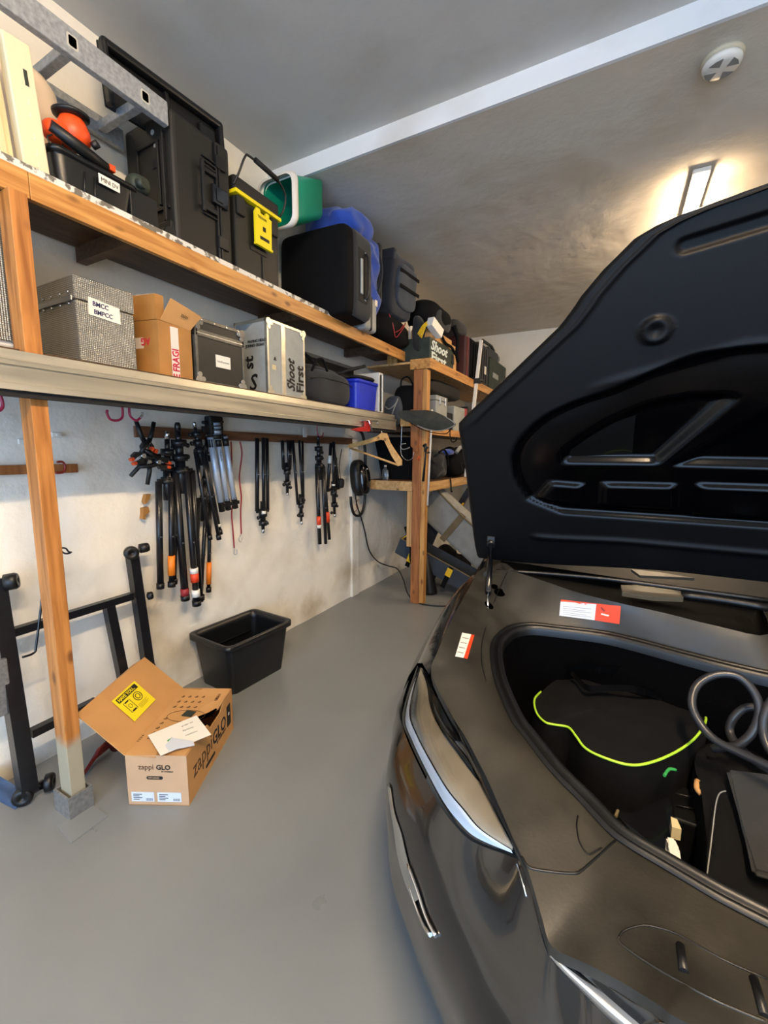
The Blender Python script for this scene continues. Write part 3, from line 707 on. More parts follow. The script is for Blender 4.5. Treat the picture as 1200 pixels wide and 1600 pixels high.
# hood
HY, HZ, TH = 2.08, 1.03, math.radians(65)
HD = V(0, -math.cos(TH), math.sin(TH)); HN = V(0, -math.sin(TH), -math.cos(TH))      # along the hood; out of its underside, towards the boot
def Hp(x, s, h=0.0): return V(x, HY, HZ) + HD*s + HN*h
edge = [(-.044,-.592),(.02,-.598),(.1,-.600),(.25,-.601),(.42,-.602),(.56,-.608),(.63,-.612),(.66,-.608),(.70,-.565),(.792,-.453),(.907,-.318),(1.0,-.209),(1.05,-.168),(1.084,-.145),(1.15,-.084),(1.186,-.042),(1.22,-.003),(1.241,.048),(1.257,.111),(1.267,.182),(1.277,.236),(1.285,.289),(1.292,.40),(1.294,.499)]
def xl(s_):
    for (a, x), (b, y) in zip(edge, edge[1:]):
        if s_ <= b: return x+(y-x)*max(0, (s_-a)/(b-a))
    return edge[-1][1]
def sdist(px, py, poly):
    ins = False; dm = 1e9; n = len(poly)
    for i in range(n):
        x1, y1 = poly[i]; x2, y2 = poly[(i+1) % n]
        if (y1 > py) != (y2 > py) and px < (x2-x1)*(py-y1)/(y2-y1)+x1: ins = not ins
        dx, dy = x2-x1, y2-y1; t_ = max(0, min(1, ((px-x1)*dx+(py-y1)*dy)/(dx*dx+dy*dy))); d = math.hypot(px-x1-t_*dx, py-y1-t_*dy); dm = min(dm, d)
    return dm if ins else -dm
inner = [(-.34,.30),(-.39,.42),(-.385,.55),(-.296,.665),(-.18,.734),(-.03,.786),(.08,.838),(.18,.877),(.275,.889),(.366,.890),(.6,.89),(.6,.24),(-.2,.24)]
def smooth2(P, k=5): return [(p.x, p.y) for p in catmull([V(a, b, 0) for a, b in P], k, True)]
inner = smooth2(inner[:9])+inner[9:] if False else [(p.x, p.y) for p in catmull([V(a, b, 0) for a, b in inner[:10]], 5)] + inner[10:]
tri1 = [(-.193,.474),(-.20,.51),(-.187,.542),(-.12,.60),(-.042,.657),(.03,.695),(.091,.722),(.2,.742),(.294,.737),(.319,.717),(.248,.625),(.132,.476)]
tri2 = [(.166,.472),(.275,.567),(.406,.675),(.5,.73),(.6,.675),(.6,.466)]
pocks = [[(-.30,.315),(-.242,.396),(-.11,.39),(-.106,.281),(-.255,.292)], [(-.05,.399),(.199,.404),(.211,.285),(-.049,.286)], [(.252,.41),(.53,.41),(.53,.27),(.265,.273)]]
def ss(a, b, x): x = max(0, min(1, (x-a)/(b-a))); return x*x*(3-2*x)
def under(x, s_):
    xx = x if x <= XC else 2*XC-x
    h = .028
    h -= .022*ss(0, .03, sdist(xx, s_, inner))
    h -= .026*ss(-.004, .034, sdist(xx, s_, tri1)); h -= .026*ss(-.004, .034, sdist(xx, s_, tri2))
    for p in pocks: h += .016*ss(-.006, .020, sdist(xx, s_, p))
    d = math.hypot(xx-.076, s_-.958); h += .018*ss(.046, .034, d) - .014*ss(.030, .0, d)
    t_ = max(0, min(1, (xx-.125)/.22)); ox, oy = .125+.22*t_, 1.178+.03*t_; h -= .016*ss(.026, .012, math.hypot(xx-ox, s_-oy))
    h += .010*math.exp(-((s_-(.12+.02*ss(-.3, .1, xx)))/.012)**2)*ss(-.34, -.28, xx)
    h += .012*math.exp(-(((s_-.885) + (.6*(.30-xx) if xx < .3 else 0)*.42)/.016)**2)*ss(-.15, .0, xx)*.5
    # rim groove that follows the outline
    d = min(xx-xl(s_), 1.2); h += .008*math.exp(-((d-.055)/.010)**2)*ss(.62, .7, s_) + .010*ss(.03, .0, d)*0 - .02*ss(.016, 0, d)
    return h
NX, NS = 150, 240
smax = 1.2935; svals = []
for j in range(NS+1):
    t_ = j/NS; svals.append(-.044 + (smax+.044)*(1-(1-t_)**1.25))
def camber(x, s_): return .03*(1-((x-XC)/1.1)**2)*ss(-.04, .5, s_)*0
mu = MB(); rows = []
for s_ in svals:
    a = xl(s_); dip = .05*(1-((0)/1)) 
    rows.append([(a+(2*XC-2*a)*(i/NX), s_) for i in range(NX+1)])
def bowed(x, s_):        # the rear edge is an arc: forward at the corners
    return s_ + .055*ss(-.5, .3, x if x <= XC else 2*XC-x)*max(0, 1-(s_+.044)/.12)
mu.grid([[Hp(x, bowed(x, s_), under(x, s_)) for x, s_ in r] for r in rows])
hood = obj('hood', mu, 'hood_underside', car, 'raised hood seen from beneath, dull black rim and glossy recesses')
av = hood.data.attributes.new('recess', 'FLOAT', 'POINT'); idx = 0
for v in hood.data.vertices:
    q = v.co + OFF[hood] - V(0, HY, HZ); s_ = q.dot(HD); xx = q.x if q.x <= XC else 2*XC-q.x
    av.data[v.index].value = ss(-.004, .012, sdist(xx, s_, inner))
for p in hood.data.polygons: p.use_smooth = True
mu = MB(); mu.grid([[Hp(x, bowed(x, s_), -.004-.02*math.sin(PI*i/NX)) for i, (x, s_) in enumerate(r)] for r in rows[::4]+[rows[-1]]])
rim = []
left = [(xl(s_), s_) for s_ in svals]; lo = rows[0]
loop = [(x, s_) for x, s_ in left] + [(x, s_) for x, s_ in rows[-1][1:]] + [(2*XC-x, s_) for x, s_ in reversed(left[:-1])] + [(x, s_) for x, s_ in reversed(rows[0][1:-1])]
mu.grid([[Hp(x, bowed(x, s_), under(x, s_)) for x, s_ in loop], [Hp(x, bowed(x, s_), -.004) for x, s_ in loop]], closed_u=True)
obj('hood_skin', mu, 'car_paint', hood)
# gas strut
b0 = on_b(BC, 762, 943, 0)[0]; b1 = Hp(-.503, .068, .045)
dirn = (b1-b0).normalized()
m = MB(); m.cyl(b0-dirn*.03, b0+dirn*.10, .0055, seg=10); st = obj('gas_strut', m, 'chrome', car)
m = MB(); m.cyl(b0+dirn*.06, b1, .0125, seg=14); obj('strut_tube', m, 'black_gloss', st)
m = MB(); m.lathe(b1, dirn, [(.018, -.02), (.022, 0), (.018, .02)], 10); m.box(-.522, -.484, b1.y-.01, b1.y+.03, b1.z-.01, b1.z+.035, .004); obj('bracket', m, 'black_plastic', st)
for (u, v, r_) in ((764, 946, .020), (781, 926, .024), (772, 917, .016)):
    p, n = on_b(BC, u, v, .001); 
    if p: m = MB(); m.cyl(p-n*.003, p+n*.001, r_, seg=20); obj('strut_hole', m, 'dark_void', car)

# ------------------------------------------------------------------ hanging on the wall
def WXp(u, v, x=-2.285): return W(u, v, 0, x)
def knob(m, p, d, r=.012, l=.03):
    d = Vector(d).normalized(); p = Vector(p); m.cyl(p, p+d*l, r*.45, seg=8); m.lathe(p+d*l*.6, d, [(r*.5, 0), (r, .004), (r, .014), (r*.6, .018)], 6)
def hanging_stand(label, a, b, hub, legs, x=-2.285, up=True, r=.011, knobs=(), marks=(), rivets=True, cen=None, legmat='black_tube', foot=True, name='light_stand', spig='steel', extra=None):
    """a folded stand. a, b: top and bottom seen in the photo. hub: share of the length where legs meet the column.
    legs: (offset at the hub end, offset at the foot end, depth, foot share) in metres along the wall"""
    r *= 1.35; A, B = WXp(*a, x), WXp(*b, x); ax = B-A; n = ax.normalized(); side = V(0, n.z, -n.y)*-1; side.normalize()
    if side.y < 0: side = -side
    t = thing(name, label, 'tripod' if 'tripod' in name else 'light stand', A)
    def Q(s, o=0, d=0): return A + ax*s + side*o + V(d, 0, 0)
    m = MB()
    lo, hi = (0, hub) if up else (hub, 1)
    if up:
        m.tube([Q(.05), Q(hub*.45)], r*.75, 10); m.tube([Q(hub*.4), Q(hub*.75)], r*1.0, 10); m.tube([Q(hub*.7), Q(cen or hub+.12)], r*1.25, 10)
        for s in (hub*.42, hub*.72, hub*.98): m.cyl(Q(s)-n*.02, Q(s)+n*.02, r*1.9, seg=12)
    else:
        m.tube([Q(hub-.1), Q(hub+(1-hub)*.55)], r*1.25, 10); m.tube([Q(hub), Q(.96)], r*.8, 10)
        for s in (hub+(1-hub)*.15, hub+(1-hub)*.55): m.cyl(Q(s)-n*.018, Q(s)+n*.018, r*1.9, seg=12)
    obj('column', m, legmat, t)
    m = MB(); m.tube([Q(0), Q(.012), Q(.05)] if up else [Q(.95), Q(.99), Q(1)], [r*.5, r*.75, r*.75] if up else [r*.75, r*.75, r*.5], 10); obj('spigot', m, spig, t)
    m = MB(); h = Q(hub); m.cyl(h-n*.014, h+n*.014, r*2.0, seg=14)
    for o0, o1, d, fs in legs: m.box(-.007, .007, -.012, .012, -.014, .014, .002, T=Matrix.Translation(Q(hub, o0*.9, d*.9)))
    m.tube([Q(hub, min(l[0] for l in legs)), Q(hub, max(l[0] for l in legs))], .015, 4); obj('hub', m, 'black_plastic', t)
    for k, (o0, o1, d, fs) in enumerate(legs):
        m = MB(); m.tube([Q(hub, o0, d), Q(fs, o1, d)], r*.8 if k else r*.95, 8)
        lg = obj('leg', m, legmat, t)
        if foot:
            m = MB(); e = Q(fs, o1, d); dd = (e-Q(hub, o0, d)).normalized(); m.cyl(e-dd*.012, e+dd*.02, r*1.15, seg=10); obj('foot', m, 'rubber', lg)
    if rivets:
        s = hub+(1-hub)*.52 if up else hub*.5
        for o0, o1, d, fs in legs:
            m = MB(); e = Q(s, (o0+o1)/2, d+r*.8); m.cyl(e, e+V(.006, 0, 0), .005, seg=8); obj('rivet', m, 'steel', t)
    for s, dy in knobs:
        m = MB(); knob(m, Q(s, math.copysign(r*1.2, dy)), side*math.copysign(1, dy), .014, abs(dy)); obj('knob', m, 'black_plastic', t)
    for k, s0, s1, mm in marks:
        o0, o1, d, fs = legs[k]; f0 = (s0-hub)/(fs-hub); f1 = (s1-hub)/(fs-hub)
        m = MB(); m.tube([Q(s0, o0+(o1-o0)*f0, d), Q(s1, o0+(o1-o0)*f1, d)], r*1.06, 10); obj('marking_band', m, mm, t)
    if extra: extra(t, Q, n, side)
    return t
hanging_stand('thick black light stand with one orange band, leftmost on the peg rail', (261,674), (263,914), .32, [(-.055,-.05,.0,.99),(.0,.0,.03,.985),(.055,.035,.0,.98)], r=.014, up=True, x=-2.27,
    knobs=((.10,.03),(.18,.035),(.25,.035),(.21,-.03)), marks=((1,.80,.93,'orange_sticker'),))
hanging_stand('tallest black light stand on the rail, white and red bands near its feet', (277,660), (297,944), .255, [(-.035,-.03,.0,.95),(.01,.02,.035,.99),(.075,.075,.0,.98)], r=.017, x=-2.25, knobs=((.12,.035),(.18,.03)),
    marks=((1,.79,.82,'paper'),(1,.82,.87,'red_sticker'),(0,.90,.94,'red_rubber'),(1,.915,.955,'paper')), spig='black_tube')
hanging_stand('slanted black light stand crossing behind the silver tripod, with a small white tag', (303,659), (338,838), .24, [(-.03,-.05,.0,.98),(.0,.0,.02,1.0),(.035,.035,.0,.97)], x=-2.24, knobs=((.10,-.03),(.17,-.03),(.22,.03)), marks=((2,.90,.925,'paper'),), r=.010)
hanging_stand('dark light stand hanging low behind the slanted one, orange bands at its feet', (324,668), (312,942), .41, [(-.045,-.035,.0,.98),(.0,-.01,.02,.97),(.045,.065,.0,.93)], x=-2.30, knobs=((.14,.03),(.18,.03)), marks=((2,.77,.90,'orange_sticker'),(0,.80,.93,'orange_sticker')), r=.011)
# silver tripod
def silver(t, Q, n, side):
    M = frame3(Q(.30, .012, .020), -n*-1, side); text('VELBON', frame3(Q(.33, -.006, .0355), n, side), .022, 'ink', t, sx=.9)
    m = MB(); m.box(-.03, .03, -.052, .052, -.06, .055, .01, T=Matrix.Translation(Q(.08, .0, 0)))
    for s_ in (.05, .09, .13): m.cyl(Q(s_)-n*.004, Q(s_)+n*.004, .05, seg=20)
    m.cyl(Q(.05, -.05), Q(.05, -.085), .01, seg=8); m.cyl(Q(.05, .05), Q(.05, .075), .008, seg=8); m.box(-.012, .012, -.014, .014, -.02, .02, .003, T=Matrix.Translation(Q(.12, -.085, .01))); obj('head', m, 'black_plastic', t)
    for k, (o0, o1) in enumerate(((-.055, -.03), (.0, .022), (.06, .082))):
        m = MB(); m.tube([Q(.22, o0, .02), Q(.30, o0+(o1-o0)*.1, .02)], .020, 10); obj('leg_collar', m, 'black_plastic', t); m = MB(); m.tube([Q(.86, o1, .02), Q(.985, o1+.004, .02)], .019, 4); m.box(-.01, .01, -.02, .012, -.012, .012, .002, T=Matrix.Translation(Q(.92, o1+.025, .02))); obj('leg_lock', m, 'black_plastic', t)
hanging_stand('silver-legged camera tripod with a black head hanging upright on the rail', (333,652), (349,800), .2, [(-.055,-.03,.02,.88),(.0,.022,.02,.88),(.06,.082,.02,.88)], x=-2.27, r=.016, legmat='alu_tube', foot=False, rivets=False, name='camera_tripod', extra=silver)
# upside-down stands, feet at the rail
hanging_stand('upside-down black light stand right of the red cords, with a white collar', (410,684), (411,833), .76, [(-.058,-.052,.0,.01),(-.012,-.012,.02,.0),(.05,.046,.0,.0)], up=False, x=-2.27, r=.012, knobs=((.83,-.03),(.90,.025)), marks=((1,.76,.79,'paper'),), foot=False)
hanging_stand('shortest black light stand on the rail, upside-down beside the white tag', (448,688), (449,774), .50, [(-.042,-.05,.0,.01),(.0,-.01,.02,.0),(.035,.045,.0,.0)], up=False, x=-2.27, r=.0105, knobs=((.80,-.02),(.86,.02)), foot=False)
hanging_stand('thin upside-down black light stand splaying its legs at the rail', (467,688), (471,820), .73, [(-.04,-.075,.0,.0),(.0,-.02,.02,.0),(.035,.045,.0,.01)], up=False, x=-2.27, r=.009, knobs=((.88,-.02),(.71,.03)), foot=False)
hanging_stand('long upright black light stand with red and white marks hanging from a red hook', (497,681), (503,852), .27, [(-.035,-.03,.0,.98),(.02,.03,.02,.99),(.06,.115,.0,.97)], x=-2.26, r=.0135, knobs=((.15,.03),(.2,.03)), marks=((0,.72,.80,'red_sticker'),(0,.80,.83,'paper'),(2,.70,.80,'red_sticker')), foot=False, spig='black_tube')
hanging_stand('bundle-like black light stand nearest the wall charger, white dot on its leg', (518,690), (523,808), .62, [(-.09,-.01,.0,.02),(-.03,.01,.02,.0),(.05,.03,.0,.0),(.09,.03,.0,.06)], up=False, x=-2.25, r=.0115, knobs=((.86,.03),(.93,-.03),(.72,.03)), marks=((0,.18,.28,'paper'),(1,.55,.57,'paper')), foot=False)
# cord hanging in the last stand
m = MB(); m.tube([WXp(534,702,-2.22), WXp(530,730,-2.22), WXp(534,760,-2.22), WXp(528,752,-2.22), WXp(526,715,-2.22)], .004, 6, sub=5)
m.soft(WXp(533,755,-2.22), (.05,.06,.09), e=3, amp=.006, seed=4, seg=6); single('coiled_cable', m, 'black_matt', 'small coiled black cable hanging on the stand beside the charger', 'cable', WXp(530,730,-2.22))
# spring clamps
def clamp(p, ang, label, s=1.0, jaw='orange_plastic', flip=1):
    p = Vector(p); t = thing('spring_clamp', label, 'clamp', p, 'spring clamps on the stand')
    T = Matrix.Translation(p) @ Matrix.Rotation(math.radians(ang), 4, 'X') @ Matrix.Diagonal((1, flip, 1, 1))
    for sg in (-1, 1):
        m = MB(T); m.tube([V(.0, sg*.01, .0), V(0, sg*.03, .04*s), V(0, sg*.05, .11*s)], [.014, .012, .011], 8); m.prism([V(-.012, sg*.012, .01), V(-.012, sg*.035, -.02), V(-.012, sg*.03, -.06*s), V(-.012, sg*.006, -.07*s), V(-.012, sg*.01, -.03)], (.024, 0, 0)); obj('handle', m, 'black_plastic', t)
        m = MB(T); m.box(-.014, .014, min(sg*.004, sg*.02), max(sg*.004, sg*.02), -.085*s, -.06*s, .003); obj('jaw_pad', m, jaw, t)
    m = MB(T); m.cyl((-.018, 0, 0), (.018, 0, 0), .012, seg=12); obj('spring', m, 'steel', t)
clamp(WXp(229,691,-2.25), 0, 'topmost black spring clamp with handles spread upward like a V', 1.0)
clamp(WXp(231,722,-2.22), 150, 'black spring clamp below the V-shaped one, orange jaws and handles down right', 1.0)
clamp(WXp(246,722,-2.20), 75, 'black spring clamp biting the leftmost stand with red-orange jaws', .9)
clamp(WXp(222,712,-2.20), -60, 'black spring clamp at the left of the clamp cluster, orange jaw facing left', .8)
# red bungee cords
for lab, pts, hk in (('longer red elastic cord hanging from the rail, hooked end lowest', [(361,690),(362,720),(361,752),(366,775),(362,800),(364,830),(366,856)], [(366,856),(366,866),(370,865),(370,858)]),
                 ('shorter red elastic cord hanging from the rail beside the longer one', [(375,690),(378,710),(374,745),(377,775),(376,800),(377,834)], [(377,834),(373,842),(376,847),(379,840)])):
    t = thing('elastic_cord', lab, 'cord', WXp(*pts[0], -2.31)); m = MB(); m.tube([WXp(*p, -2.305) for p in pts], .005, 8, sub=5); obj('cord', m, 'red_rubber', t)
    m = MB(); m.tube([WXp(*p, -2.305) for p in hk], .0022, 6, sub=4); obj('hook', m, 'steel', t)
# plastic-dipped hooks
def jhook(pts, x, lab, r=.0055, mm='hook_red', tip=None):
    t = thing('storage_hook', lab, 'hook', W(*pts[0], 0, x), 'red storage hooks'); m = MB(); m.tube([W(*p, 0, x) for p in pts], r, 8, sub=5); obj('hook_arm', m, mm, t)
    if tip: m = MB(); m.tube([W(*p, 0, x) for p in tip], r*.9, 8, sub=3); obj('hook_tip', m, 'steel', t)
jhook([(187,626),(191,638),(191,652),(183,657),(172,655),(167,645),(168,641)], -2.0, 'magenta-red hook under the lower shelf, left one of the pair')
jhook([(202,628),(202,645),(205,652),(213,657),(219,653)], -2.0, 'magenta-red hook under the lower shelf with a worn metal tip', tip=[(219,653),(222,649),(222,644)])
jhook([(0,617),(3,625),(4,636),(-2,642),(-8,640)], -1.95, 'magenta-red hook at the left edge under the aluminium beam')
jhook([(89,722),(98,722),(102,730),(98,738),(87,739)], -2.3, 'dark red hook wrapped round the short wall rail', mm='red_dark')
jhook([(495,662),(496,676),(499,682),(504,681),(505,676)], -2.2, 'thin red hook above the tallest middle stand', .004)
m = MB(); m.box(-2.315, -2.308, WXp(474,672,-2.31).y, WXp(479,672,-2.31).y, WXp(476,683,-2.31).z, WXp(476,669,-2.31).z); single('white_tag', m, 'white_plastic', 'small white tag hanging above the peg rail', 'tag', WXp(476,676,-2.31))
for k, (u, v, u2) in enumerate(((28,690,51),(80,679,96))):
    m = MB(); a, b = WXp(u, v, -2.34), WXp(u2, v+1, -2.34); m.box(-2.345, -2.332, a.y, b.y, a.z-.012, a.z+.012, .003); m.cyl((-2.335, (a.y+b.y)/2, a.z), (-2.322, (a.y+b.y)/2, a.z), .006, seg=8)
    single('cable_clip', m, 'white_plastic', ('white clip on the wall left of the front post', 'white clip on the wall right of the front post')[k], 'clip', a)
# a metal hook poking past the post
m = MB(); m.tube([WXp(96,856,-2.2), WXp(103,857,-2.2), WXp(107,862,-2.2), WXp(112,863,-2.2)], .004, 6, sub=3); m.tube([WXp(94,860,-2.2), WXp(102,865,-2.2), WXp(110,864,-2.2)], .004, 6, sub=3)
single('wire_hook', m, 'black_tube', 'small dark wire hook sticking out behind the front post', 'hook', WXp(103,860,-2.2))
# paint scars
for k, pts in enumerate((((229,773),(236,772),(234,780),(228,788),(226,783)), ((224,794),(232,792),(234,800),(228,805),(228,812),(223,811),(224,803)))):
    m = MB(); m.prism([WXp(u, v, -2.325) for u, v in pts], (-.03, 0, 0)); struct('wall_left_scar_'+str(k+1), m, 'cardboard_old')
# leaning bed-like frame
FX = -2.2
t = thing('steel_frame', 'black steel tube frame with castors leaning on the white wall', 'frame', W(40,1243,2,0))
def bar(name, a, b, w=.028, xa=FX, xb=FX):
    m = MB(); m.tube([W(*a, 0, xa), W(*b, 0, xb)], w*.9, 4); obj(name, m, 'black_tube', t)
bar('post', (206,866), (243,1120), .038, -2.27, -2.16)
bar('post', (-8,905), (44,1238), .046, -2.27, -2.12)
bar('rail', (10,991), (206,931), .028, -2.24, -2.24)
bar('rail', (48,1146), (150,1096), .028, -2.16, -2.17)
bar('middle_post', (170,948), (198,1085), .034, -2.24, -2.18)
def castor(p, d, r=.034, l=.04):
    m = MB(); p = Vector(p); d = Vector(d); m.lathe(p, d, [(r*.4, 0), (r, .006), (r, l*.8), (r*.85, l), (r*.3, l), (r*.28, l*.8), (0.001, l*.8)], 20); obj('castor', m, 'rubber', t)
p = W(204,863,0,-2.25); castor(p, (.9, -.35, 0), .036); castor(p+V(0,.045,.01), (.2, .9, .05), .026, .05); p = W(5,911,0,-2.25); castor(p, (.5, .8, .1), .036, .05)
castor(W(232,931,0,-2.22)-V(0,.01,0), (.3, .9, 0), .022, .03); castor(W(230,1045,0,-2.2), (.3, .9, 0), .02, .04)
p = W(38,1240,2,.04); q = W(69,1224,2,.045); castor(p, (.8, -.6, 0), .038, .035); castor(q, (.6, .8, 0), .038, .035)
m = MB(); m.tube([p, q], .02, 10); obj('axle', m, 'black_gloss', t)
m = MB(); m.box(-2.20, -2.17, .66, .735, .40, .64, .004); obj('bracket', m, 'galvanised', t)
m = MB(); m.tube([W(70,880,0,-2.15), W(66,930,0,-2.15), W(57,1005,0,-2.15), W(53,1020,0,-2.15), W(35,1027,0,-2.15)], .005, 8, sub=4); single('bent_rod', m, 'black_gloss', 'thin dark bent rod hanging through the steel frame', 'rod', W(57,1005,0,-2.15))
# blue sheet and red bar on the floor
m = MB(); cs = [W(-30,1208,2,.05), W(2,1216,2,.09), W(40,1243,2,.02), W(24,1265,2,.006), W(-30,1240,2,.01)]
m.grid([[W(-30,1205,2,.10), W(0,1213,2,.10), W(22,1226,2,.05), W(36,1240,2,.02)], [W(-30,1222,2,.05), W(0,1232,2,.045), W(20,1243,2,.03), W(33,1250,2,.012)], [W(-30,1226,2,.07), W(0,1238,2,.04), W(15,1250,2,.03), W(30,1256,2,.006)], [W(-30,1238,2,.004), W(-5,1250,2,.004), W(10,1258,2,.004), W(24,1265,2,.004)]], True)
single('blue_sheet', m, 'tarp_blue', 'crumpled blue sheet on the floor at the left edge', 'sheet', W(10,1240,2,0))
t = thing('red_jack', 'dark red tapered steel arm lying behind the cardboard carton', 'jack', W(150,1190,2,0))
m = MB(); m.grid([[W(128,1218,2,.02), W(150,1186,2,.05), W(182,1160,2,.10)], [W(131,1205,2,.03), W(152,1170,2,.09), W(176,1148,2,.16)], [W(129,1208,2,.01), W(146,1180,2,.02), W(170,1165,2,.02)]]); m.cyl(W(182,1165,2,.05), W(176,1150,2,.14), .03, seg=12)
bmesh.ops.solidify(m.bm, geom=m.bm.faces[:], thickness=.012); obj('arm', m, 'red_dark', t)

# ------------------------------------------------------------------ black tub on the floor
def tub(t, c, ang, w, d, h, taper, th, mm, rimw=.02, name='body'):
    """an open moulded box; w along its local x, d along y"""
    T = at(c, rz=ang)
    def rr(sx, sy, z, r=.04):
        out = []
        for qx, qy, a0 in ((1,1,0),(-1,1,90),(-1,-1,180),(1,-1,270)):
            for k in range(5):
                a = math.radians(a0+k*22.5); out.append(V(qx*(sx/2-r)+r*math.cos(a), qy*(sy/2-r)+r*math.sin(a), z))
        return out
    m = MB(T); b = 1-taper
    prof = [(b, 0, 0), (1, h*.86, 0), (1, h*.9, 0), (1, h*.9, rimw), (1, h, rimw), (1, h, rimw-.012), (1, h*.985, -th), (1, h*.86, -th), (b, th, -th)]
    m.grid([rr(w*f+2*o, d*f+2*o, z) for f, z, o in prof], True, True)
    m.face(rr(w*b-.01, d*b-.01, 0)[::-1]); m.face(rr(w*b-2*th-.001, d*b-2*th-.001, th))
    return obj(name, m, mm, t)
t = thing('plastic_tub', 'open black plastic tub standing on the floor against the wall', 'tub', (-2.12, 1.96, 0))
tub(t, (-2.125, 1.955, 0), 86, .50, .36, .34, .14, .006, 'bin_black', .022)
m = MB(at((-2.125, 1.955, 0), rz=86)); m.box(-.20, .20, -.155, -.148, .205, .211); m.box(-.20, .20, .148, .155, .205, .211); obj('stacking_ledge', m, 'bin_black', t)

# ------------------------------------------------------------------ cardboard carton
A0, B0, D0, E0 = V(-1.73,.93,0), V(-1.50,1.05,0), V(-1.74,1.51,0), V(-1.97,1.39,0); H0 = .232
up = V(0,0,1); ex = (B0-A0).normalized(); ey = (E0-A0).normalized()
t = thing('cardboard_carton', 'brown printed carton on the floor, lid thrown open towards the wall', 'box', (A0+B0+D0+E0)/4)
m = MB(); th = .004
m.prism([A0, B0, B0+up*H0, A0+up*H0], ey*th); obj('front_panel', m, 'cardboard_face', t)
m = MB(); m.prism([B0+ey*th, D0, D0+up*(H0), B0+ey*.40+up*(H0), B0+ey*.36+up*(H0-.035), B0+ey*.24+up*(H0-.035), B0+ey*.21+up*H0, B0+ey*th+up*H0], -ex*th)
m.prism([D0, E0, E0+up*H0, D0+up*H0], -ey*th); m.prism([A0+ey*th, E0, E0+up*H0, A0+ey*th+up*H0], ex*th); m.box(0,1,0,1,0,1, T=Matrix(((ex.x*.26, ey.x*.5, 0, A0.x),(ex.y*.26, ey.y*.5, 0, A0.y),(0,0,.004,0),(0,0,0,1)))); obj('side_panels', m, 'cardboard', t)
top0 = A0+up*(H0-.004)
def tp(a, b, h=0): return top0 + ex*a + ey*b + up*h
m = MB(); m.prism([tp(.0,.0,.002), tp(.13,-.004,-.004), tp(.135,.012,-.01), tp(.255,.005,.003), tp(.255,.20,.0), tp(.20,.245,-.012), tp(.21,.28,-.012), tp(.262,.33,.004), tp(.258,.505,.006), tp(.12,.51,.006), tp(.10,.50,.004), tp(.005,.505,.004)], (0,0,.004)); it = obj('inner_flap', m, 'cardboard', t)
m = MB(); m.face([tp(.19,.215,.0062), tp(.253,.275,.0062), tp(.258,.33,.0064), tp(.248,.335,.0064), tp(.225,.30,.0062), tp(.18,.26,.0062)]); obj('gap', m, 'dark_void', t)
hl_ = A0+up*H0; w1 = V(-.165,-.09,.185)
fl = [hl_+ey*.0, hl_+ey*.0+w1, hl_+ey*.50+w1, hl_+ey*.515]
m = MB(); nrm = (fl[1]-fl[0]).cross(ey).normalized(); m.prism(fl, nrm*.004)
m.prism([hl_+ey*.50+w1*.18, hl_+ey*.50+w1*.95, hl_+ey*.50+w1*.9+nrm*.03-V(.02,-.01,.03), hl_+ey*.50+w1*.25+nrm*.03-V(.02,-.01,.03)], nrm*.003)
m.prism([hl_+ey*.02+w1*1.0, hl_+ey*.48+w1*1.0, hl_+ey*.47+w1*1.0+V(-.045,-.02,-.03), hl_+ey*.2+w1*1.0+V(-.03,-.02,-.03)], nrm*.003); lid = obj('lid', m, 'cardboard', t)
# front face print
FM = frame3(A0 - ey*.0008, ex, up)
def on_front(a, b): return FM @ Matrix.Translation((a, b, 0))
text('zappi', on_front(.052,.168), .034, 'ink_brown', t, sx=.95); text('GLO', on_front(.128,.168), .030, 'ink', t, bold=.0008, sx=1.0)
text('BY MYENERGI', on_front(.150,.156), .008, 'ink', t)
def plate_on(M, pts, m_, name, par, lift=.0004, label=None):
    m = MB(M); m.prism([(a, b, 0) for a, b in pts], (0, 0, lift)); return obj(name, m, m_, par, label)
def rrect(x0, y0, x1, y1, r, n=5):
    out = []
    for cx, cy, a0 in ((x1-r, y1-r, 0), (x0+r, y1-r, 90), (x0+r, y0+r, 180), (x1-r, y0+r, 270)):
        for k in range(n): a = math.radians(a0+k*90/(n-1)); out.append((cx+r*math.cos(a), cy+r*math.sin(a)))
    return out
plate_on(FM, rrect(.085,.122,.155,.137,.0074), 'ink', 'print_bar', t)
text('TETHERED', on_front(.092,.126) @ Matrix.Translation((0,0,.0005)), .010, 'cardboard_face', t)
for k, (x0, x1) in enumerate(((.015,.112),(.126,.228))):
    lb = plate_on(FM, [(x0,.018),(x1,.018),(x1,.062),(x0,.062)], 'paper_cool', 'shipping_label', t, .0006)
    M2 = FM @ Matrix.Translation((0,0,.0007))
    for j in range(4): plate_on(M2, [(x0+.008,.026+j*.008),(x0+.034+(j%2)*.012,.026+j*.008),(x0+.034+(j%2)*.012,.029+j*.008),(x0+.008,.029+j*.008)], 'ink', 'label_print', lb, .0003)
    for j in range(8): plate_on(M2, [(x1-.034+j*.0037,.022),(x1-.0325+j*.0037,.022),(x1-.0325+j*.0037,.034),(x1-.034+j*.0037,.034)], 'ink', 'label_print', lb, .0003)
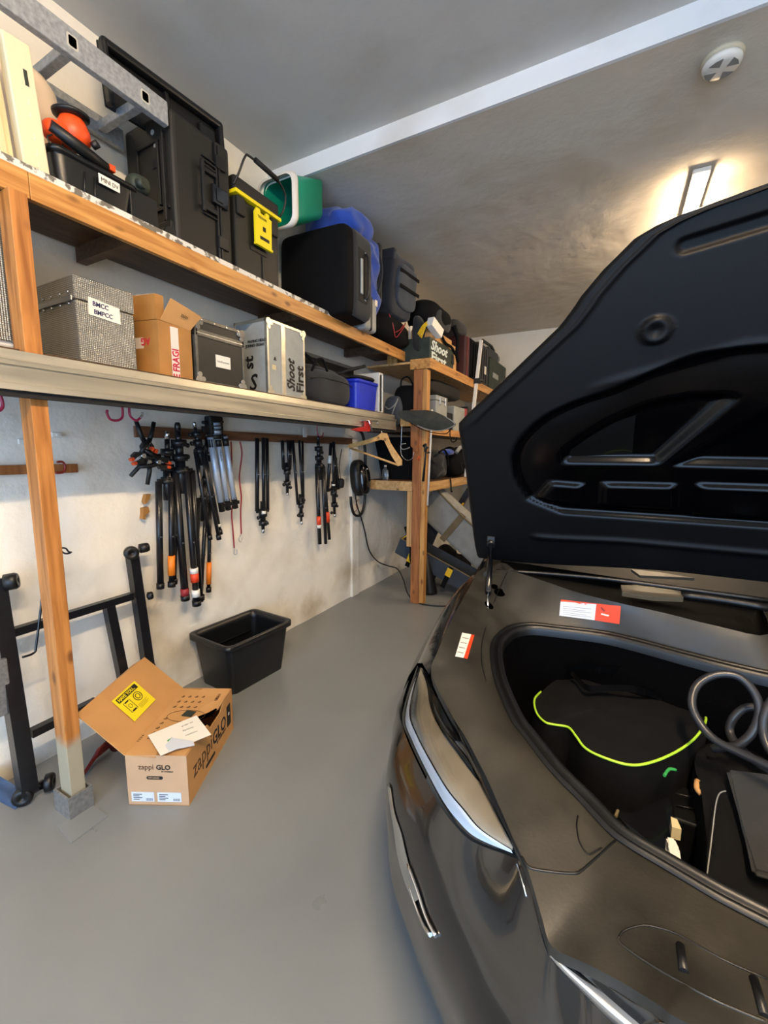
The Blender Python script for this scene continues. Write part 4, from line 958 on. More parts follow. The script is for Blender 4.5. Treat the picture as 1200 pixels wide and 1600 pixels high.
# side print
SM = frame3(B0 + ex*.0008, ey, up)
text('zappi', SM @ Matrix.Translation((.05,.085,0)), .115, 'ink_brown', t, sx=.85, bold=-.0005); text('GLO', SM @ Matrix.Translation((.255,.085,0)), .095, 'ink', t, sx=.85, bold=.0016)
text('BY MYENERGI', SM @ Matrix.Translation((.30,.066,0)), .018, 'ink', t)
plate_on(SM, rrect(.17,.035,.275,.052,.008), 'ink', 'print_bar', t); pb = plate_on(SM, rrect(.435,.06,.485,.175,.004), 'ink', 'print_bar', t)
m = MB(SM @ Matrix.Translation((.46,.125,.0006))); m.cyl((0,0,0),(0,0,.0004),.009,seg=16); obj('print_dot', m, 'ink_white', pb)
# print on the inner flap
TM = frame3(top0+up*.0070, -ey, ex)
def onT(a, b, h=0): return frame3(tp(a, b, .0072+h), ey, -ex)
for i in range(4):
    for j in range(3):
        text('Ea', onT(.045+.035*i, .335+.045*j), .020, 'ink_brown', t, sx=.8)
for j in range(5): text('Ea', onT(.05, .10+j*.035), .020, 'ink_brown', t, sx=.8)
text('1 2 3 4', onT(.012,.08), .016, 'ink_brown', t)
text('QIGLO', onT(.225,.40), .020, 'ink_brown', t)
m = MB(); m.tube([tp(.13+.09*math.cos(a), .27+.045*math.sin(a), .0072) for a in [i*2*PI/28 for i in range(28)]], .0009, 4, closed=True); obj('print_oval', m, 'ink_brown', t)
m = MB(); m.prism([tp(.105,.27,.0068), tp(.115,.315,.0068), tp(.165,.305,.0068), tp(.158,.262,.0068)], (0,0,.0005)); obj('print_picture', m, 'green_case', t)
# yellow sticker inside the lid
lc = hl_ + ey*.24 + w1*.52; lx = (ey*.62 + w1.normalized()*.78).normalized()
ln = w1.normalized().cross(ey).normalized(); ln = ln if ln.x > 0 else -ln
LM = frame3(lc + ln*.003, ey, w1.normalized()); 
if (LM.to_3x3() @ V(0,0,1)).dot(ln) < 0: LM = frame3(lc + ln*.0045, -ey, w1.normalized())
LM = LM @ Matrix.Rotation(math.radians(YST), 4, 'Z') if 'YST' in globals() else LM
LM = frame3(lc + ln*.0055, W(200,1068,0,lc.x)-W(172,1104,0,lc.x) if False else ey, w1) 
def lidp(a, b): return LM @ V(a, b, 0)
stx = -1 if (LM.to_3x3() @ V(0,0,1)).dot(ln) < 0 else 1
if stx < 0: LM = frame3(lc+ln*.0055, -ey, w1)
# the sticker sits square to the lid; its writing reads along the fold
sk = plate_on(LM, [(-.088,-.070),(.086,-.070),(.086,.068),(-.088,.068)], 'yellow_sticker', 'warning_sticker', t, .0006, 'bright yellow sticker')
L2 = LM @ Matrix.Translation((0,0,.0008))
RS = L2 @ Matrix.Rotation(math.radians(0), 4, 'Z')
plate_on(L2, [(-.072,.034),(.072,.034),(.072,.059),(-.072,.059)], 'ink', 'sticker_heading', sk, .0004)
text('HAVE YOU...', L2 @ Matrix.Translation((-.066,.039,.0006)), .023, 'yellow_sticker', sk, bold=.0006, sx=.95)
m = MB(L2); m.tube([(.03+.024*math.cos(a), .004+.022*math.sin(a), 0) for a in [i*2*PI/20 for i in range(20)]], .002, 4, closed=True); m.tube([(.03+.013*math.cos(a), .004+.012*math.sin(a), 0) for a in [i*2*PI/12 for i in range(12)]], .002, 4, closed=True); obj('sticker_drawing', m, 'ink', sk)
m = MB(L2); m.tube([(-.06,-.035,0),(-.018,-.035,0),(-.018,.022,0),(-.06,.022,0)], .0015, 4, closed=True); m.box(-.052,-.026,.016,.022,0,.0006); m.box(-.052,-.026,-.036,-.028,0,.0006); m.tube([(-.039+.01*math.cos(a), -.006+.01*math.sin(a), 0) for a in [i*2*PI/10 for i in range(10)]], .0012, 4, closed=True); obj('sticker_drawing', m, 'ink', sk)
for j in range(4): plate_on(L2, [(-.008,-.030-.006*j),(.062-.012*(j%2),-.030-.006*j),(.062-.012*(j%2),-.0285-.006*j),(-.008,-.0285-.006*j)], 'ink_brown', 'sticker_lines', sk, .0003)
# papers on the flap
def sheet(pix, z, lab, mm, name='paper_slip'):
    q = [W(u, v, 2, z) for u, v in pix]; m = MB(); m.prism(q, (0,0,.0012)); return single(name, m, mm, lab, 'paper', q[0])
zt = H0+.010
s1 = sheet([(231,1149),(307,1118),(330,1148),(251,1181)], zt, 'larger white folded leaflet lying on the carton', 'paper')
s2 = sheet([(258,1165),(268,1153),(302,1158),(304,1165),(264,1173)], zt+.003, 'small receipt on top of the folded leaflet', 'paper_cool')
def pt2(par, s, u, v, u2, v2, size, mm):
    a = W(u, v, 2, zt+.0015); b = W(u2, v2, 2, zt+.0015); text(s, frame3(a, b-a, V(0,0,1).cross(b-a)), size, mm, par)
pt2(s1, 'order no', 284, 1136, 312, 1124, .014, 'ink_grey'); pt2(s1, 'Parkway', 286, 1143, 316, 1131, .014, 'ink_grey'); pt2(s1, 'installation', 290, 1150, 326, 1136, .012, 'ink_grey')
for j in range(6): pt2(s1, '....:::.', 263+5*j, 1163-1*j, 266+5*j, 1171-1*j, .008, 'ink_grey')
m = MB(); m.prism([W(261,1157,2,zt+.0013),W(269,1152,2,zt+.0013),W(270,1154,2,zt+.0013),W(262,1159,2,zt+.0013)], (0,0,.0004)); obj('print', m, 'green_strap', s1)

# ------------------------------------------------------------------ wall charger
t = thing('wall_charger', 'black pod-shaped car charger mounted on the wall right of the stands', 'charger', (-2.3, 3.64, 1.25))
cA, cB = W(556,720,0,-2.27), W(553,774,0,-2.27); cy = 3.66; zc = (cA.z+cB.z)/2; hh = (cA.z-cB.z)/2+.01
R_ = rotm(ry=-6).to_3x3()
m = MB(); m.soft((-2.265, cy, zc), (.13, .215, hh*2.02), e=2.8, amp=0, seg=16, R=R_); obj('housing', m, 'black_plastic', t)
m = MB(); m.soft((-2.215, cy+.005, zc-.01), (.12, .165, hh*1.72), e=2.6, amp=0, seg=16, R=R_); obj('front_cover', m, 'black_gloss', t, 'glossy black front')
m = MB(); m.cyl((-2.20, cy+.01, zc+hh*.5), (-2.165, cy+.01, zc+hh*.5), .010, seg=14); obj('badge', m, 'steel', t)
m = MB(); m.tube([W(*p,0,-2.27) for p in ((559,672),(566,678),(570,700),(571,740),(570,780),(566,800),(560,806),(553,803),(549,790),(548,776))], .014, 10, sub=5); single('charging_cable', m, 'black_plastic', 'thick black cable looped beside the wall charger', 'cable', W(570,740,0,-2.27))
m = MB(); m.tube([W(555,773,0,-2.24),W(558,790,0,-2.27),W(564,808,0,-2.30),W(570,830,0,-2.30),W(577,860,0,-2.30),W(590,877,0,-2.28),W(606,884,0,-2.2),W(621,889,0,-2.1),W(630,905,0,-1.95),W(636,925,0,-1.85),W(645,937,2,.008),W(660,944,2,.008),W(690,947,2,.008),W(705,945,2,.008)], .007, 8, sub=5)
single('floor_cable', m, 'black_plastic', 'thin dark cord running from the charger down to the floor by the car', 'cord', W(577,860,0,-2.3))
m = MB(); m.tube([W(560,780,0,-2.3),W(556,788,0,-2.3),W(558,796,0,-2.3),W(553,800,0,-2.3)], .003, 6, sub=3); single('key_tag', m, 'red_dark', 'tiny red-brown string dangling below the charger', 'string', W(556,788,0,-2.3))

# ------------------------------------------------------------------ hangers, clamp, hooks under the beam's end
t = thing('coat_hanger', 'pale wooden coat hanger dangling under the end of the aluminium beam', 'hanger', W(595,678,1,3.35))
def hp(u, v, y=3.35): return W(u, v, 1, y)
m = MB(); th_ = V(0,.018,0)
m.prism([hp(590,681),(hp(596,676)),hp(603,677),hp(605,681),hp(600,688),hp(594,687)], th_)
m.prism([hp(590,681),hp(594,687),hp(572,694),hp(548,700),hp(542,699),hp(546,694),hp(570,688)], th_)
m.prism([hp(600,688),hp(605,681),hp(609,692),hp(618,706),hp(627,719),hp(627,727),hp(622,728),hp(612,713)], th_); obj('shoulders', m, 'hanger_wood', t)
m = MB(); m.tube([hp(546,700)+V(0,.009,0), hp(580,712)+V(0,.009,0), hp(622,727)+V(0,.009,0)], .009, 8); obj('trouser_bar', m, 'hanger_wood', t)
m = MB(); m.tube([hp(597,678)+V(0,.009,0), hp(592,663)+V(0,.009,0), hp(593,652)+V(0,.009,0), hp(590,648)+V(0,.009,0)], .0035, 6, sub=3); obj('hook', m, 'steel', t)
t = thing('wire_hanger', 'thin grey wire hanger with a bent hook beside the brown post', 'hanger', W(640,700,1,3.6))
m = MB(); m.tube([W(u, v, 1, 3.6) for u, v in ((628,660),(627,690),(626,700),(628,712),(636,719),(644,716),(647,706))], .0025, 6, sub=4); obj('wire', m, 'steel', t)
m = MB(); m.tube([W(u, v, 1, 3.6) for u, v in ((634,693),(628,694),(626,698),(629,702),(636,701),(640,699))], .005, 8, sub=4); obj('hook', m, 'galvanised', t)
t = thing('bar_clamp', 'red clamp gripping the underside of the aluminium beam near its end', 'clamp', W(575,668,0,-1.80))
m = MB(); m.prism([W(572,656,0,-1.80),W(580,656,0,-1.80),W(580,668,0,-1.80),W(578,674,0,-1.80),W(560,674,0,-1.80),W(550,671,0,-1.80),W(562,668,0,-1.80),W(572,666,0,-1.80)], (-.02,0,0)); obj('frame', m, 'red_paint', t)
m = MB(); m.tube([W(564,657,0,-1.79),W(590,658,0,-1.79)], .005, 8); m.cyl(W(590,658,0,-1.79),W(590,664,0,-1.79),.004,seg=6); m.tube([W(576,657,0,-1.79),W(582,674,0,-1.79)], .006, 8); obj('screw', m, 'steel', t)
# white tube and black stick on the second post
m = MB(); m.tube([W(675,640,1,3.84), W(668,790,1,3.84)], .010, 8); single('white_tube', m, 'white_plastic', 'slim white tube fixed upright on the brown post', 'tube', W(672,700,1,3.84))
t = thing('clip_light', 'slim black stick with a clip hanging on the brown post', 'clip', W(665,695,1,3.74))
m = MB(); m.tube([W(666,700,1,3.74),W(665,712,1,3.74),W(661,752,1,3.74)], [.010,.009,.013], 8); obj('stick', m, 'black_plastic', t)
m = MB(); m.tube([W(661,696,1,3.74),W(669,700,1,3.74)], .012, 6); m.cyl(W(665,693,1,3.74),W(665,706,1,3.74),.014,seg=8); knob(m, W(667,708,1,3.74), (1,0,.3), .01, .02); obj('clip', m, 'black_plastic', t)
m = MB(); m.tube([W(655,712,1,3.77),W(652,717,1,3.77),W(654,720,1,3.77),W(657,713,1,3.77)], .003, 5); single('red_clip', m, 'orange_plastic', 'tiny red clip on the brown post', 'clip', W(655,715,1,3.77))

# ------------------------------------------------------------------ inside the front boot
fz = .68
bagp = [(845,1082,.66),(836,1092,.67),(835,1104,.68),(840,1118,.685),(852,1130,.69),(868,1134,.69),(888,1138,.695),(900,1152,.70),(915,1171,.70),(945,1186,.70),(985,1197,.70),(1020,1192,.70),(1055,1177,.70),(1080,1160,.70),(1095,1143,.70),(1103,1125,.69),(1098,1112,.68)]
rim_ = [W(u, v, 2, z) for u, v, z in bagp]; back_ = [W(u, v, 2, .66) for u, v in ((1060,1095),(1020,1088),(960,1072),(905,1056),(870,1062))]
t = thing('cable_bag', 'black drawstring bag with lime green piping in the front boot', 'bag', (.05, 1.42, .4))
lp = catmull(rim_+back_, 4, True); cc = sum(lp, V(0,0,0))/len(lp)
m = MB(); rows = []
for k in range(9):
    f = 1-k/8; rows.append([cc.lerp(p, f) + V(0,0,(1-f*f)*.035 + .012*noise.noise(p*9*f+V(2,1,0))*(1 if 0 < f < 1 else 0)) for p in lp])
m.grid(rows, True, True)
for f0, z0 in ((1.0, 0),):
    m.grid([[p for p in lp], [p+V(0,0,-.05)+(p-cc)*.03 for p in lp], [V(p.x,p.y,.52)+(p-cc)*-.02+V(.01*noise.noise(p*14),.01*noise.noise(p*11),0) for p in lp], [V(cc.x+(p.x-cc.x)*.82, cc.y+(p.y-cc.y)*.82, .43) for p in lp], [V(cc.x+(p.x-cc.x)*.7, cc.y+(p.y-cc.y)*.7, .405) for p in lp]], True, True)
obj('bag_body', m, 'fabric_black', t)
m = MB(); m.tube([p+V(0,0,.003) for p in catmull(rim_, 5)], .0036, 6); obj('piping', m, 'lime_piping', t, 'lime green piping')
m = MB(); hpnt = [W(886,1048,2,.70), W(900,1064,2,.715), W(918,1080,2,.73), W(950,1080,2,.735), W(990,1082,2,.74), W(1020,1090,2,.71), W(1040,1100,2,.69)]
C_ = catmull(hpnt, 5); m.grid([C_, [p+V(0,.0,.004)+V(.0,.025,.006) for p in C_]], True); bmesh.ops.solidify(m.bm, geom=m.bm.faces[:], thickness=.003); obj('handle', m, 'fabric_black', t)
m = MB(); C_ = catmull([W(885,1050,2,.71), W(920,1046,2,.74), W(950,1052,2,.735), W(985,1050,2,.74), W(1010,1065,2,.73), W(1030,1092,2,.70)], 5); m.grid([C_, [p+V(0,-.006,.024) for p in C_]], True); bmesh.ops.solidify(m.bm, geom=m.bm.faces[:], thickness=.003); obj('handle', m, 'fabric_black', t)
m = MB(); m.tube([W(993,1212,2,.62), W(988,1225,2,.58), W(977,1238,2,.55), W(966,1244,2,.53)], .002, 5, sub=3); obj('drawcord', m, 'lime_piping', t)
t = thing('charging_lead', 'thick black charging lead curled in loops in the front boot', 'cable', (.33, 1.35, .8))
for pts in (((1330,1262,1.15),(1260,1228,1.18),(1200,1197,1.22),(1160,1178,1.25),(1120,1158,1.28),(1095,1132,1.31),(1081,1100,1.34),(1090,1070,1.38),(1120,1054,1.40),(1155,1058,1.40),(1180,1085,1.38),(1186,1115,1.36),(1175,1145,1.34),(1155,1163,1.33),(1135,1167,1.34),(1115,1170,1.36)),
            ((1190,1106,1.44),(1165,1106,1.43),(1146,1122,1.42),(1140,1142,1.41),(1150,1162,1.38),(1175,1185,1.34),(1215,1215,1.28)),
            ((1240,1070,1.38),(1212,1088,1.37),(1195,1115,1.35),(1193,1145,1.33),(1205,1175,1.30),(1240,1200,1.27))):
    m = MB(); m.tube([W(u, v, 1, y) for u, v, y in pts], .0105, 10, sub=6); obj('cable', m, 'cable_rubber', t)
t = thing('soft_case', 'black soft cloth case with a flap, front right in the boot', 'bag', (.33, 1.15, .4))
ca = [W(*p) for p in ((1112,1160,2,.66),(1088,1180,2,.66),(1086,1205,2,.66),(1094,1235,2,.655),(1103,1300,2,.64),(1108,1370,2,.62),(1140,1392,2,.61),(1260,1430,2,.61),(1330,1330,2,.66),(1240,1220,2,.68),(1160,1165,2,.68))]
lp = catmull(ca, 4, True); cc = sum(lp, V(0,0,0))/len(lp)
m = MB(); m.grid([[cc.lerp(p, f)+V(0,0,.025*(1-f*f)+.016*noise.noise(p*10*f)) for p in lp] for f in (1,.9,.75,.6,.45,.3,.15,.02)], True, True)
m.grid([lp, [p+V(0,0,-.06)+(p-cc)*.02 for p in lp], [V(p.x,p.y,.41) for p in lp]], True, True); obj('case_body', m, 'fabric_black', t)
m = MB(); fq = [W(*p) for p in ((1134,1208,2,.705),(1200,1215,2,.72),(1290,1240,2,.72),(1330,1340,2,.69),(1240,1390,2,.655),(1175,1372,2,.65),(1160,1300,2,.675))]; m.prism(fq, (0,0,.016)); bmesh.ops.bevel(m.bm, geom=m.bm.edges[:], offset=.007, segments=3, affect='EDGES'); obj('flap', m, 'fabric_charcoal', t)
m = MB(); m.tube([W(1105,1365,2,.655), W(1112,1310,2,.68), W(1118,1260,2,.70), W(1124,1240,2,.705), W(1134,1236,2,.705)], .0014, 5, sub=4); obj('zip', m, 'fabric_grey', t)
t = thing('plastic_box', 'dark translucent plastic box in the middle of the boot', 'box', (.13, 1.2, .4))
q = [W(*p) for p in ((962,1275,2,.56),(985,1235,2,.58),(1035,1195,2,.60),(1050,1260,2,.58),(1055,1350,2,.56),(1000,1320,2,.55))]
m = MB(); m.prism(q, (0,0,-.14)); bmesh.ops.bevel(m.bm, geom=m.bm.edges[:], offset=.006, segments=2, affect='EDGES'); obj('shell', m, 'glass_dark', t)
m = MB(); m.tube([W(962,1276,2,.563), W(970,1255,2,.57), W(984,1237,2,.583)], .004, 6, sub=3); obj('edge_trim', m, 'fabric_tan', t)
m = MB()
for k in range(3): m.tube([W(1056,1240+18*k,2,.60-.02*k), W(1094,1248+18*k,2,.60-.02*k)], .002, 5)
m.box(.19,.26,1.22,1.36,.42,.575,.006); single('boot_organiser', m, 'rubber', 'small slatted black crate between the dark box and the soft case', 'crate', (.22,1.3,.42))
m = MB(); q = [W(*p) for p in ((1040,1305,2,.63),(1054,1308,2,.63),(1062,1325,2,.625),(1066,1352,2,.62),(1054,1350,2,.62),(1046,1340,2,.62),(1048,1325,2,.625))]; m.prism(q, (0,0,-.03)); bmesh.ops.bevel(m.bm, geom=m.bm.edges[:], offset=.004, segments=2, affect='EDGES'); single('white_grip', m, 'white_plastic', 'white plastic grip near the front edge of the boot', 'handle', q[0])
m = MB(); q = [W(*p) for p in ((1048,1276,2,.63),(1058,1280,2,.63),(1065,1296,2,.63),(1050,1292,2,.63))]; m.prism(q, (0,0,-.03)); single('white_tab', m, 'cream_board', 'cream tab just behind the white grip in the boot', 'tab', q[0])
m = MB(); m.tube([W(1090,1220,2,.66), W(1089,1232,2,.655), W(1096,1241,2,.65)], .007, 6, sub=3); single('tan_tag', m, 'cardboard', 'small tan tag beside the soft case in the boot', 'tag', W(1090,1225,2,.66))
m = MB(); m.tube([W(1038,1212,2,.70), W(1045,1202,2,.70), W(1056,1203,2,.695)], .004, 5, sub=3); single('rope_end', m, 'green_strap', 'short bright green cord end beneath the piped bag', 'cord', W(1045,1202,2,.7))

# ================================================================== things on the top shelf (its deck is at 2.47 m)
Z1 = 2.471; X1 = -1.955
def bx(name, d, m_, par, bev=.004, label=None, T=None, seg=2):
    m = MB(T); m.box(*d, bev, seg); return obj(name, m, m_, par, label)
def xface(y, z, x=X1, flip=False):          # frame on a face that looks into the room: reads away from the camera
    return frame3((x+.0006, y, z), (0, 1, 0), (0, 0, 1))
def yface(x, z, y):                          # frame on a face that looks towards the camera
    return frame3((x, y-.0006, z), (1, 0, 0), (0, 0, 1))
t = thing('cream_panel', 'cream slotted panel standing at the left end of the top shelf, narrower right one', 'panel', (-1.98,.91,Z1))
T_ = at((-1.975, .925, Z1), rx=4)
m = MB(T_); m.box(-.03,.015,-.044,.040,0,.46,.005); obj('panel_body', m, 'cream_pale', t); m = MB(T_); m.box(-.018,.0,-.040,-.037,.30,.40); obj('vent_slot', m, 'ink_grey', t)
m = MB(T_); m.box(.0145,.0162,.004,.016,.32,.37); obj('green_sticker', m, 'green_case', t)
for z in (.06,.1,.15,.22,.26): m = MB(T_); m.tube([(.0155,-.004,z),(.0155,.006,z),(.0155,.006,z+.02)], .0012, 4); obj('moulding', m, 'white_plastic', t)
t = thing('cream_panel', 'wide cream ribbed panel standing left of the narrower slotted one', 'panel', (-1.99,.72,Z1)); T_ = at((-1.985,.74,Z1), rx=4)
m = MB(T_); m.box(-.02,.012,-.2,.12,0,.43,.004); m.box(.012,.02,.08,.10,.0,.43,.003); m.box(.012,.018,-.1,-.085,0,.43,.003); m.box(.012,.018,.03,.045,0,.43,.003); obj('panel_body', m, 'cream_board', t)
m = MB(); m.lathe((-2.20,1.00,Z1), (0,0,1), [(.0,.0),(.05,.0),(.055,.03),(.08,.25),(.11,.30),(.125,.38),(.115,.46),(.09,.50),(.045,.525),(0,.53)], 32); single('globe_shade', m, 'globe_cream', 'off-white round globe behind the cream panels', 'globe', (-2.13,1.05,Z1))
t = thing('storage_crate', 'small black crate labelled MINI DV on the top shelf', 'crate', (-2.1,1.12,Z1)); tub(t, (-2.12,1.14,Z1), 90, .32,.32,.175,.12,.005,'bin_black',.012)
m = MB(); m.box(X1+.002,X1+.006,1.135,1.22,2.585,2.622,.001); lb = obj('label_strip', m, 'paper', t); text('MINI DV', frame3((X1+.0065,1.142,2.594),(0,1,0),(0,0,1)), .024, 'ink', lb, sx=.8)
for y in (1.085, 1.125): m = MB(); m.tube([(X1-.02,y,2.49),(X1-.003,y,2.60)], .004, 6); obj('rib', m, 'bin_black', t)
t = thing('power_sander', 'orange and black power tool lying on the black crate', 'power tool', (-2.05,1.08,2.65))
m = MB(); c = V(-2.0,1.08,2.72); m.lathe(c, (.05,-.1,1), [(.03,-.03),(.055,0),(.058,.03),(.048,.06),(.04,.075)], 18); m.soft(c+V(0,-.05,-.005), (.08,.12,.07), e=3, amp=.004, seg=6); obj('motor_body', m, 'orange_plastic', t)
m = MB(); m.lathe(c+V(.003,-.007,.075), (.05,-.1,1), [(.04,0),(.062,.006),(.064,.016),(.05,.022)], 22); obj('disc', m, 'black_plastic', t)
m = MB(); m.tube([c+V(.03,-.10,-.01), c+V(.035,.0,-.035), c+V(.03,.10,-.055)], [.02,.024,.022], 10); m.cyl(c+V(.05,.04,-.01), c+V(.07,.05,.0), .014, seg=12); obj('handle', m, 'black_plastic', t)
m = MB(); m.box(-1.99,-1.96,1.19,1.215,2.665,2.69,.003); obj('trigger', m, 'orange_plastic', t)
m = MB(); m.tube([V(-1.97,.985,2.68),V(-1.965,.965,2.66),V(-1.965,.975,2.64),V(-1.97,1.01,2.65),V(-1.99,1.03,2.68)], .003, 6, sub=4); obj('flex', m, 'black_plastic', t)
t = thing('dark_ball_head', 'small dark olive lump of camera gear between the crate and the big case', 'gear', (-2.0,1.3,2.63)); m = MB(); m.soft((-1.99,1.33,2.68), (.08,.10,.09), e=2.6, amp=.012, seg=8, seed=2); m.cyl((-1.96,1.31,2.67),(-1.93,1.32,2.67),.02,seg=10); obj('body', m, 'green_case', t)
m = MB(); m.box(-2.03,-1.96,1.27,1.40,2.47,2.64,.004); obj('base', m, 'black_plastic', t)
# big rugged case
t = thing('rugged_case', 'largest black rugged equipment case standing on the top shelf', 'case', (-2.13,1.66,Z1))
y0, y1, zb, zt_ = 1.49, 1.84, Z1+.012, 3.095
bx('body', (-2.32,X1,y0,1.745,zb,zt_), 'tough_black', t, .022, seg=3); lid = bx('lid', (-2.318,X1+.003,1.75,y1,zb,zt_+.005), 'tough_black', t, .022, seg=3)
m = MB(); m.box(-2.33,X1+.010,1.735,1.747,zb+.02,zt_-.02,.003); m.box(-2.33,X1+.012,1.752,1.764,zb+.02,zt_-.02,.003); obj('lip', m, 'black_plastic', t)
hd = MB(); yy = 1.655
hd.box(X1,X1+.02,1.64,1.73,2.72,2.74,.003); hd.box(X1,X1+.02,1.64,1.73,2.90,2.92,.003); hd.box(X1+.016,X1+.034,1.628,1.646,2.70,2.94,.005)
for k in range(3): hd.box(X1,X1+.012,1.655,1.735,2.75-.02*k-.01,2.758-.02*k-.01,.002); hd.box(X1,X1+.012,1.655,1.735,2.93+.02*k,2.938+.02*k,.002)
obj('carry_handle', hd, 'black_plastic', t)
m = MB(); m.box(X1+.004,X1+.022,1.70,1.80,2.775,2.865,.004); m.box(X1+.02,X1+.026,1.72,1.765,2.79,2.85,.003); obj('latch', m, 'black_gloss', t)
for z in (2.60, 2.99): m = MB(); m.box(X1+.004,X1+.018,1.735,1.80,z-.03,z+.03,.004); obj('latch', m, 'black_plastic', t)
m = MB()                       # recessed frame and wheels on the side towards the camera
m.box(-2.22,-1.985,y0-.012,y0+.002,2.66,2.675,.003); m.box(-2.22,-2.205,y0-.012,y0+.002,2.675,2.98,.003); m.box(-2.02,-2.0,y0-.02,y0+.002,2.60,3.0,.004); m.box(-2.22,-2.0,y0-.012,y0+.002,2.965,2.98,.003)
m.box(-2.05,-2.035,y0-.02,y0,2.68,2.96,.003); m.box(-2.10,-2.02,y0-.006,y0,2.86,2.90,.002); obj('side_frame', m, 'black_plastic', t)
m = MB(); m.cyl((-1.995,y0-.02,2.53),(-1.965,y0-.02,2.53),.035,seg=16); m.box(-2.06,-1.97,y0-.02,y0+.01,2.545,2.60,.005); obj('wheel', m, 'rubber', t)
m = MB(); m.cyl((-2.09,y0-.003,3.02),(-2.09,y0+.001,3.02),.012,seg=12); m.box(-2.085,-2.05,y0-.004,y0,2.95,2.985,.003); obj('rivet', m, 'ink_grey', t)
# toolbox with yellow seal line
t = thing('tool_box', 'black tool box with a yellow lid line and a big yellow latch', 'tool box', (-2.13,2.03,Z1))
y0, y1 = 1.865, 2.21
bx('body', (-2.30,X1,y0,y1,Z1,2.90), 'tough_black', t, .012); lid = bx('lid', (-2.305,X1+.008,y0-.006,y1+.006,2.925,3.0), 'tough_black', t, .014)
m = MB(); m.box(-2.306,X1+.022,y0-.010,y1+.010,2.902,2.922,.003); obj('seal_line', m, 'yellow_plastic', t)
for yy in (1.90, 2.165): bx('corner_block', (X1-.02,X1+.018,yy-.03,yy+.03,2.80,2.898), 'tough_black', t, .008)
m = MB(); m.prism([V(X1+.020,a,b) for a,b in ((1.985,2.70),(2.115,2.69),(2.12,2.86),(2.10,2.865),(2.10,2.885),(2.075,2.885),(2.07,2.865),(2.03,2.865),(2.025,2.885),(2.0,2.885),(1.985,2.86))], (.012,0,0)); m.box(X1+.02,X1+.04,1.98,2.12,2.683,2.697,.003); la = obj('latch', m, 'yellow_plastic', t)
m = MB(); m.box(X1+.0315,X1+.033,2.045,2.068,2.775,2.80); m.box(X1+.0315,X1+.033,2.02,2.095,2.725,2.743); obj('latch_mark', m, 'ink', la)
text('TERRAIN', frame3((X1+.0328,2.005,2.835),(0,1,0),(0,0,1)), .020, 'ink', la, sx=.9)
bx('rib', (X1,X1+.008,2.06,2.075,2.49,2.65), 'tough_black', t, .003); bx('latch_seat', (X1,X1+.006,1.97,2.10,2.655,2.68), 'tough_black', t, .002)
m = MB(); m.tube([V(X1,1.86,2.94),V(X1+.03,1.87,2.99),V(X1+.06,1.895,3.08),V(X1+.06,1.93,3.10),V(X1+.06,2.06,3.10),V(X1+.06,2.16,3.09),V(X1+.05,2.23,3.04),V(X1+.02,2.225,2.95),V(X1,2.19,2.92)], .006, 8, sub=4); obj('wire_handle', m, 'black_plastic', t)
m = MB(); m.tube([V(X1+.06,1.97,3.105),V(X1+.06,2.15,3.095)], .014, 10); obj('grip', m, 'black_matt', t)
# green tub on its side
t = thing('green_bucket', 'green plastic tub with a white rim lying on its side above the suitcase', 'bucket', (-2.08,2.5,2.95))
def sq(y, hw, hh, cz, r=.05, x=-2.06): 
    out = []
    for qx, qz, a0 in ((1,1,0),(-1,1,90),(-1,-1,180),(1,-1,270)):
        for k in range(5): a = math.radians(a0+k*22.5); out.append(V(x+qx*(hw-r)+r*math.cos(a), y, cz+qz*(hh-r)+r*math.sin(a)))
    return out
zc2 = 3.14
m = MB(); m.grid([sq(2.35,.135,.15,3.10), sq(2.64,.13,.128,3.235,.035), sq(2.645,.11,.11,3.235,.03)], True, True); m.face(sq(2.645,.11,.11,3.235,.03)); m.grid([sq(2.35,.13,.145,3.10), sq(2.63,.115,.115,3.235,.03)], True, True); obj('tub_body', m, 'green_plastic', t)
m = MB(); m.grid([sq(2.31,.138,.150,3.085,.06), sq(2.31,.150,.162,3.085,.06), sq(2.345,.154,.166,3.097,.06), sq(2.36,.150,.162,3.10,.06), sq(2.362,.13,.14,3.10,.05)], True, True); obj('rim', m, 'white_plastic', t, 'white rim')
# black soft suitcase
t = thing('suitcase', 'large black cloth suitcase with a grey handle panel, leaning on the top shelf', 'suitcase', (-2.05,2.82,Z1))
R_ = rotm(rz=2).to_3x3(); sc = V(-2.045,2.83,2.775)
m = MB(); m.soft(sc, (.60,.36,.605), e=11, amp=.006, seg=18, freq=3, R=R_); obj('shell', m, 'fabric_black', t)
m = MB(); m.soft(sc+R_@V(.012,.03,0), (.605,.27,.590), e=13, amp=.003, seg=14, freq=3, R=R_); obj('gusset', m, 'fabric_charcoal', t)
def sp(a, b, c): return sc+R_@V(.312+a, b, c)
m = MB(); m.box(0,.006,-.055,.075,-.19,.17,.003, T=Matrix.Translation(sp(0,0,0))@R_.to_4x4()); obj('handle_panel', m, 'black_matt', t)
m = MB(); m.box(.006,.018,-.03,-.005,-.14,.10,.004, T=Matrix.Translation(sp(0,0,0))@R_.to_4x4()); obj('grey_bar', m, 'case_grey', t)
m = MB(); m.tube([sp(.008,.04,.15),sp(.03,.045,.12),sp(.035,.045,.0),sp(.03,.045,-.13),sp(.008,.04,-.16)], .009, 8, sub=3); obj('carry_handle', m, 'black_plastic', t)
m = MB()
for a in (.155,-.165): m.cyl(sp(.004,.04,a), sp(.012,.04,a), .009, seg=10)
obj('rivet', m, 'steel', t)
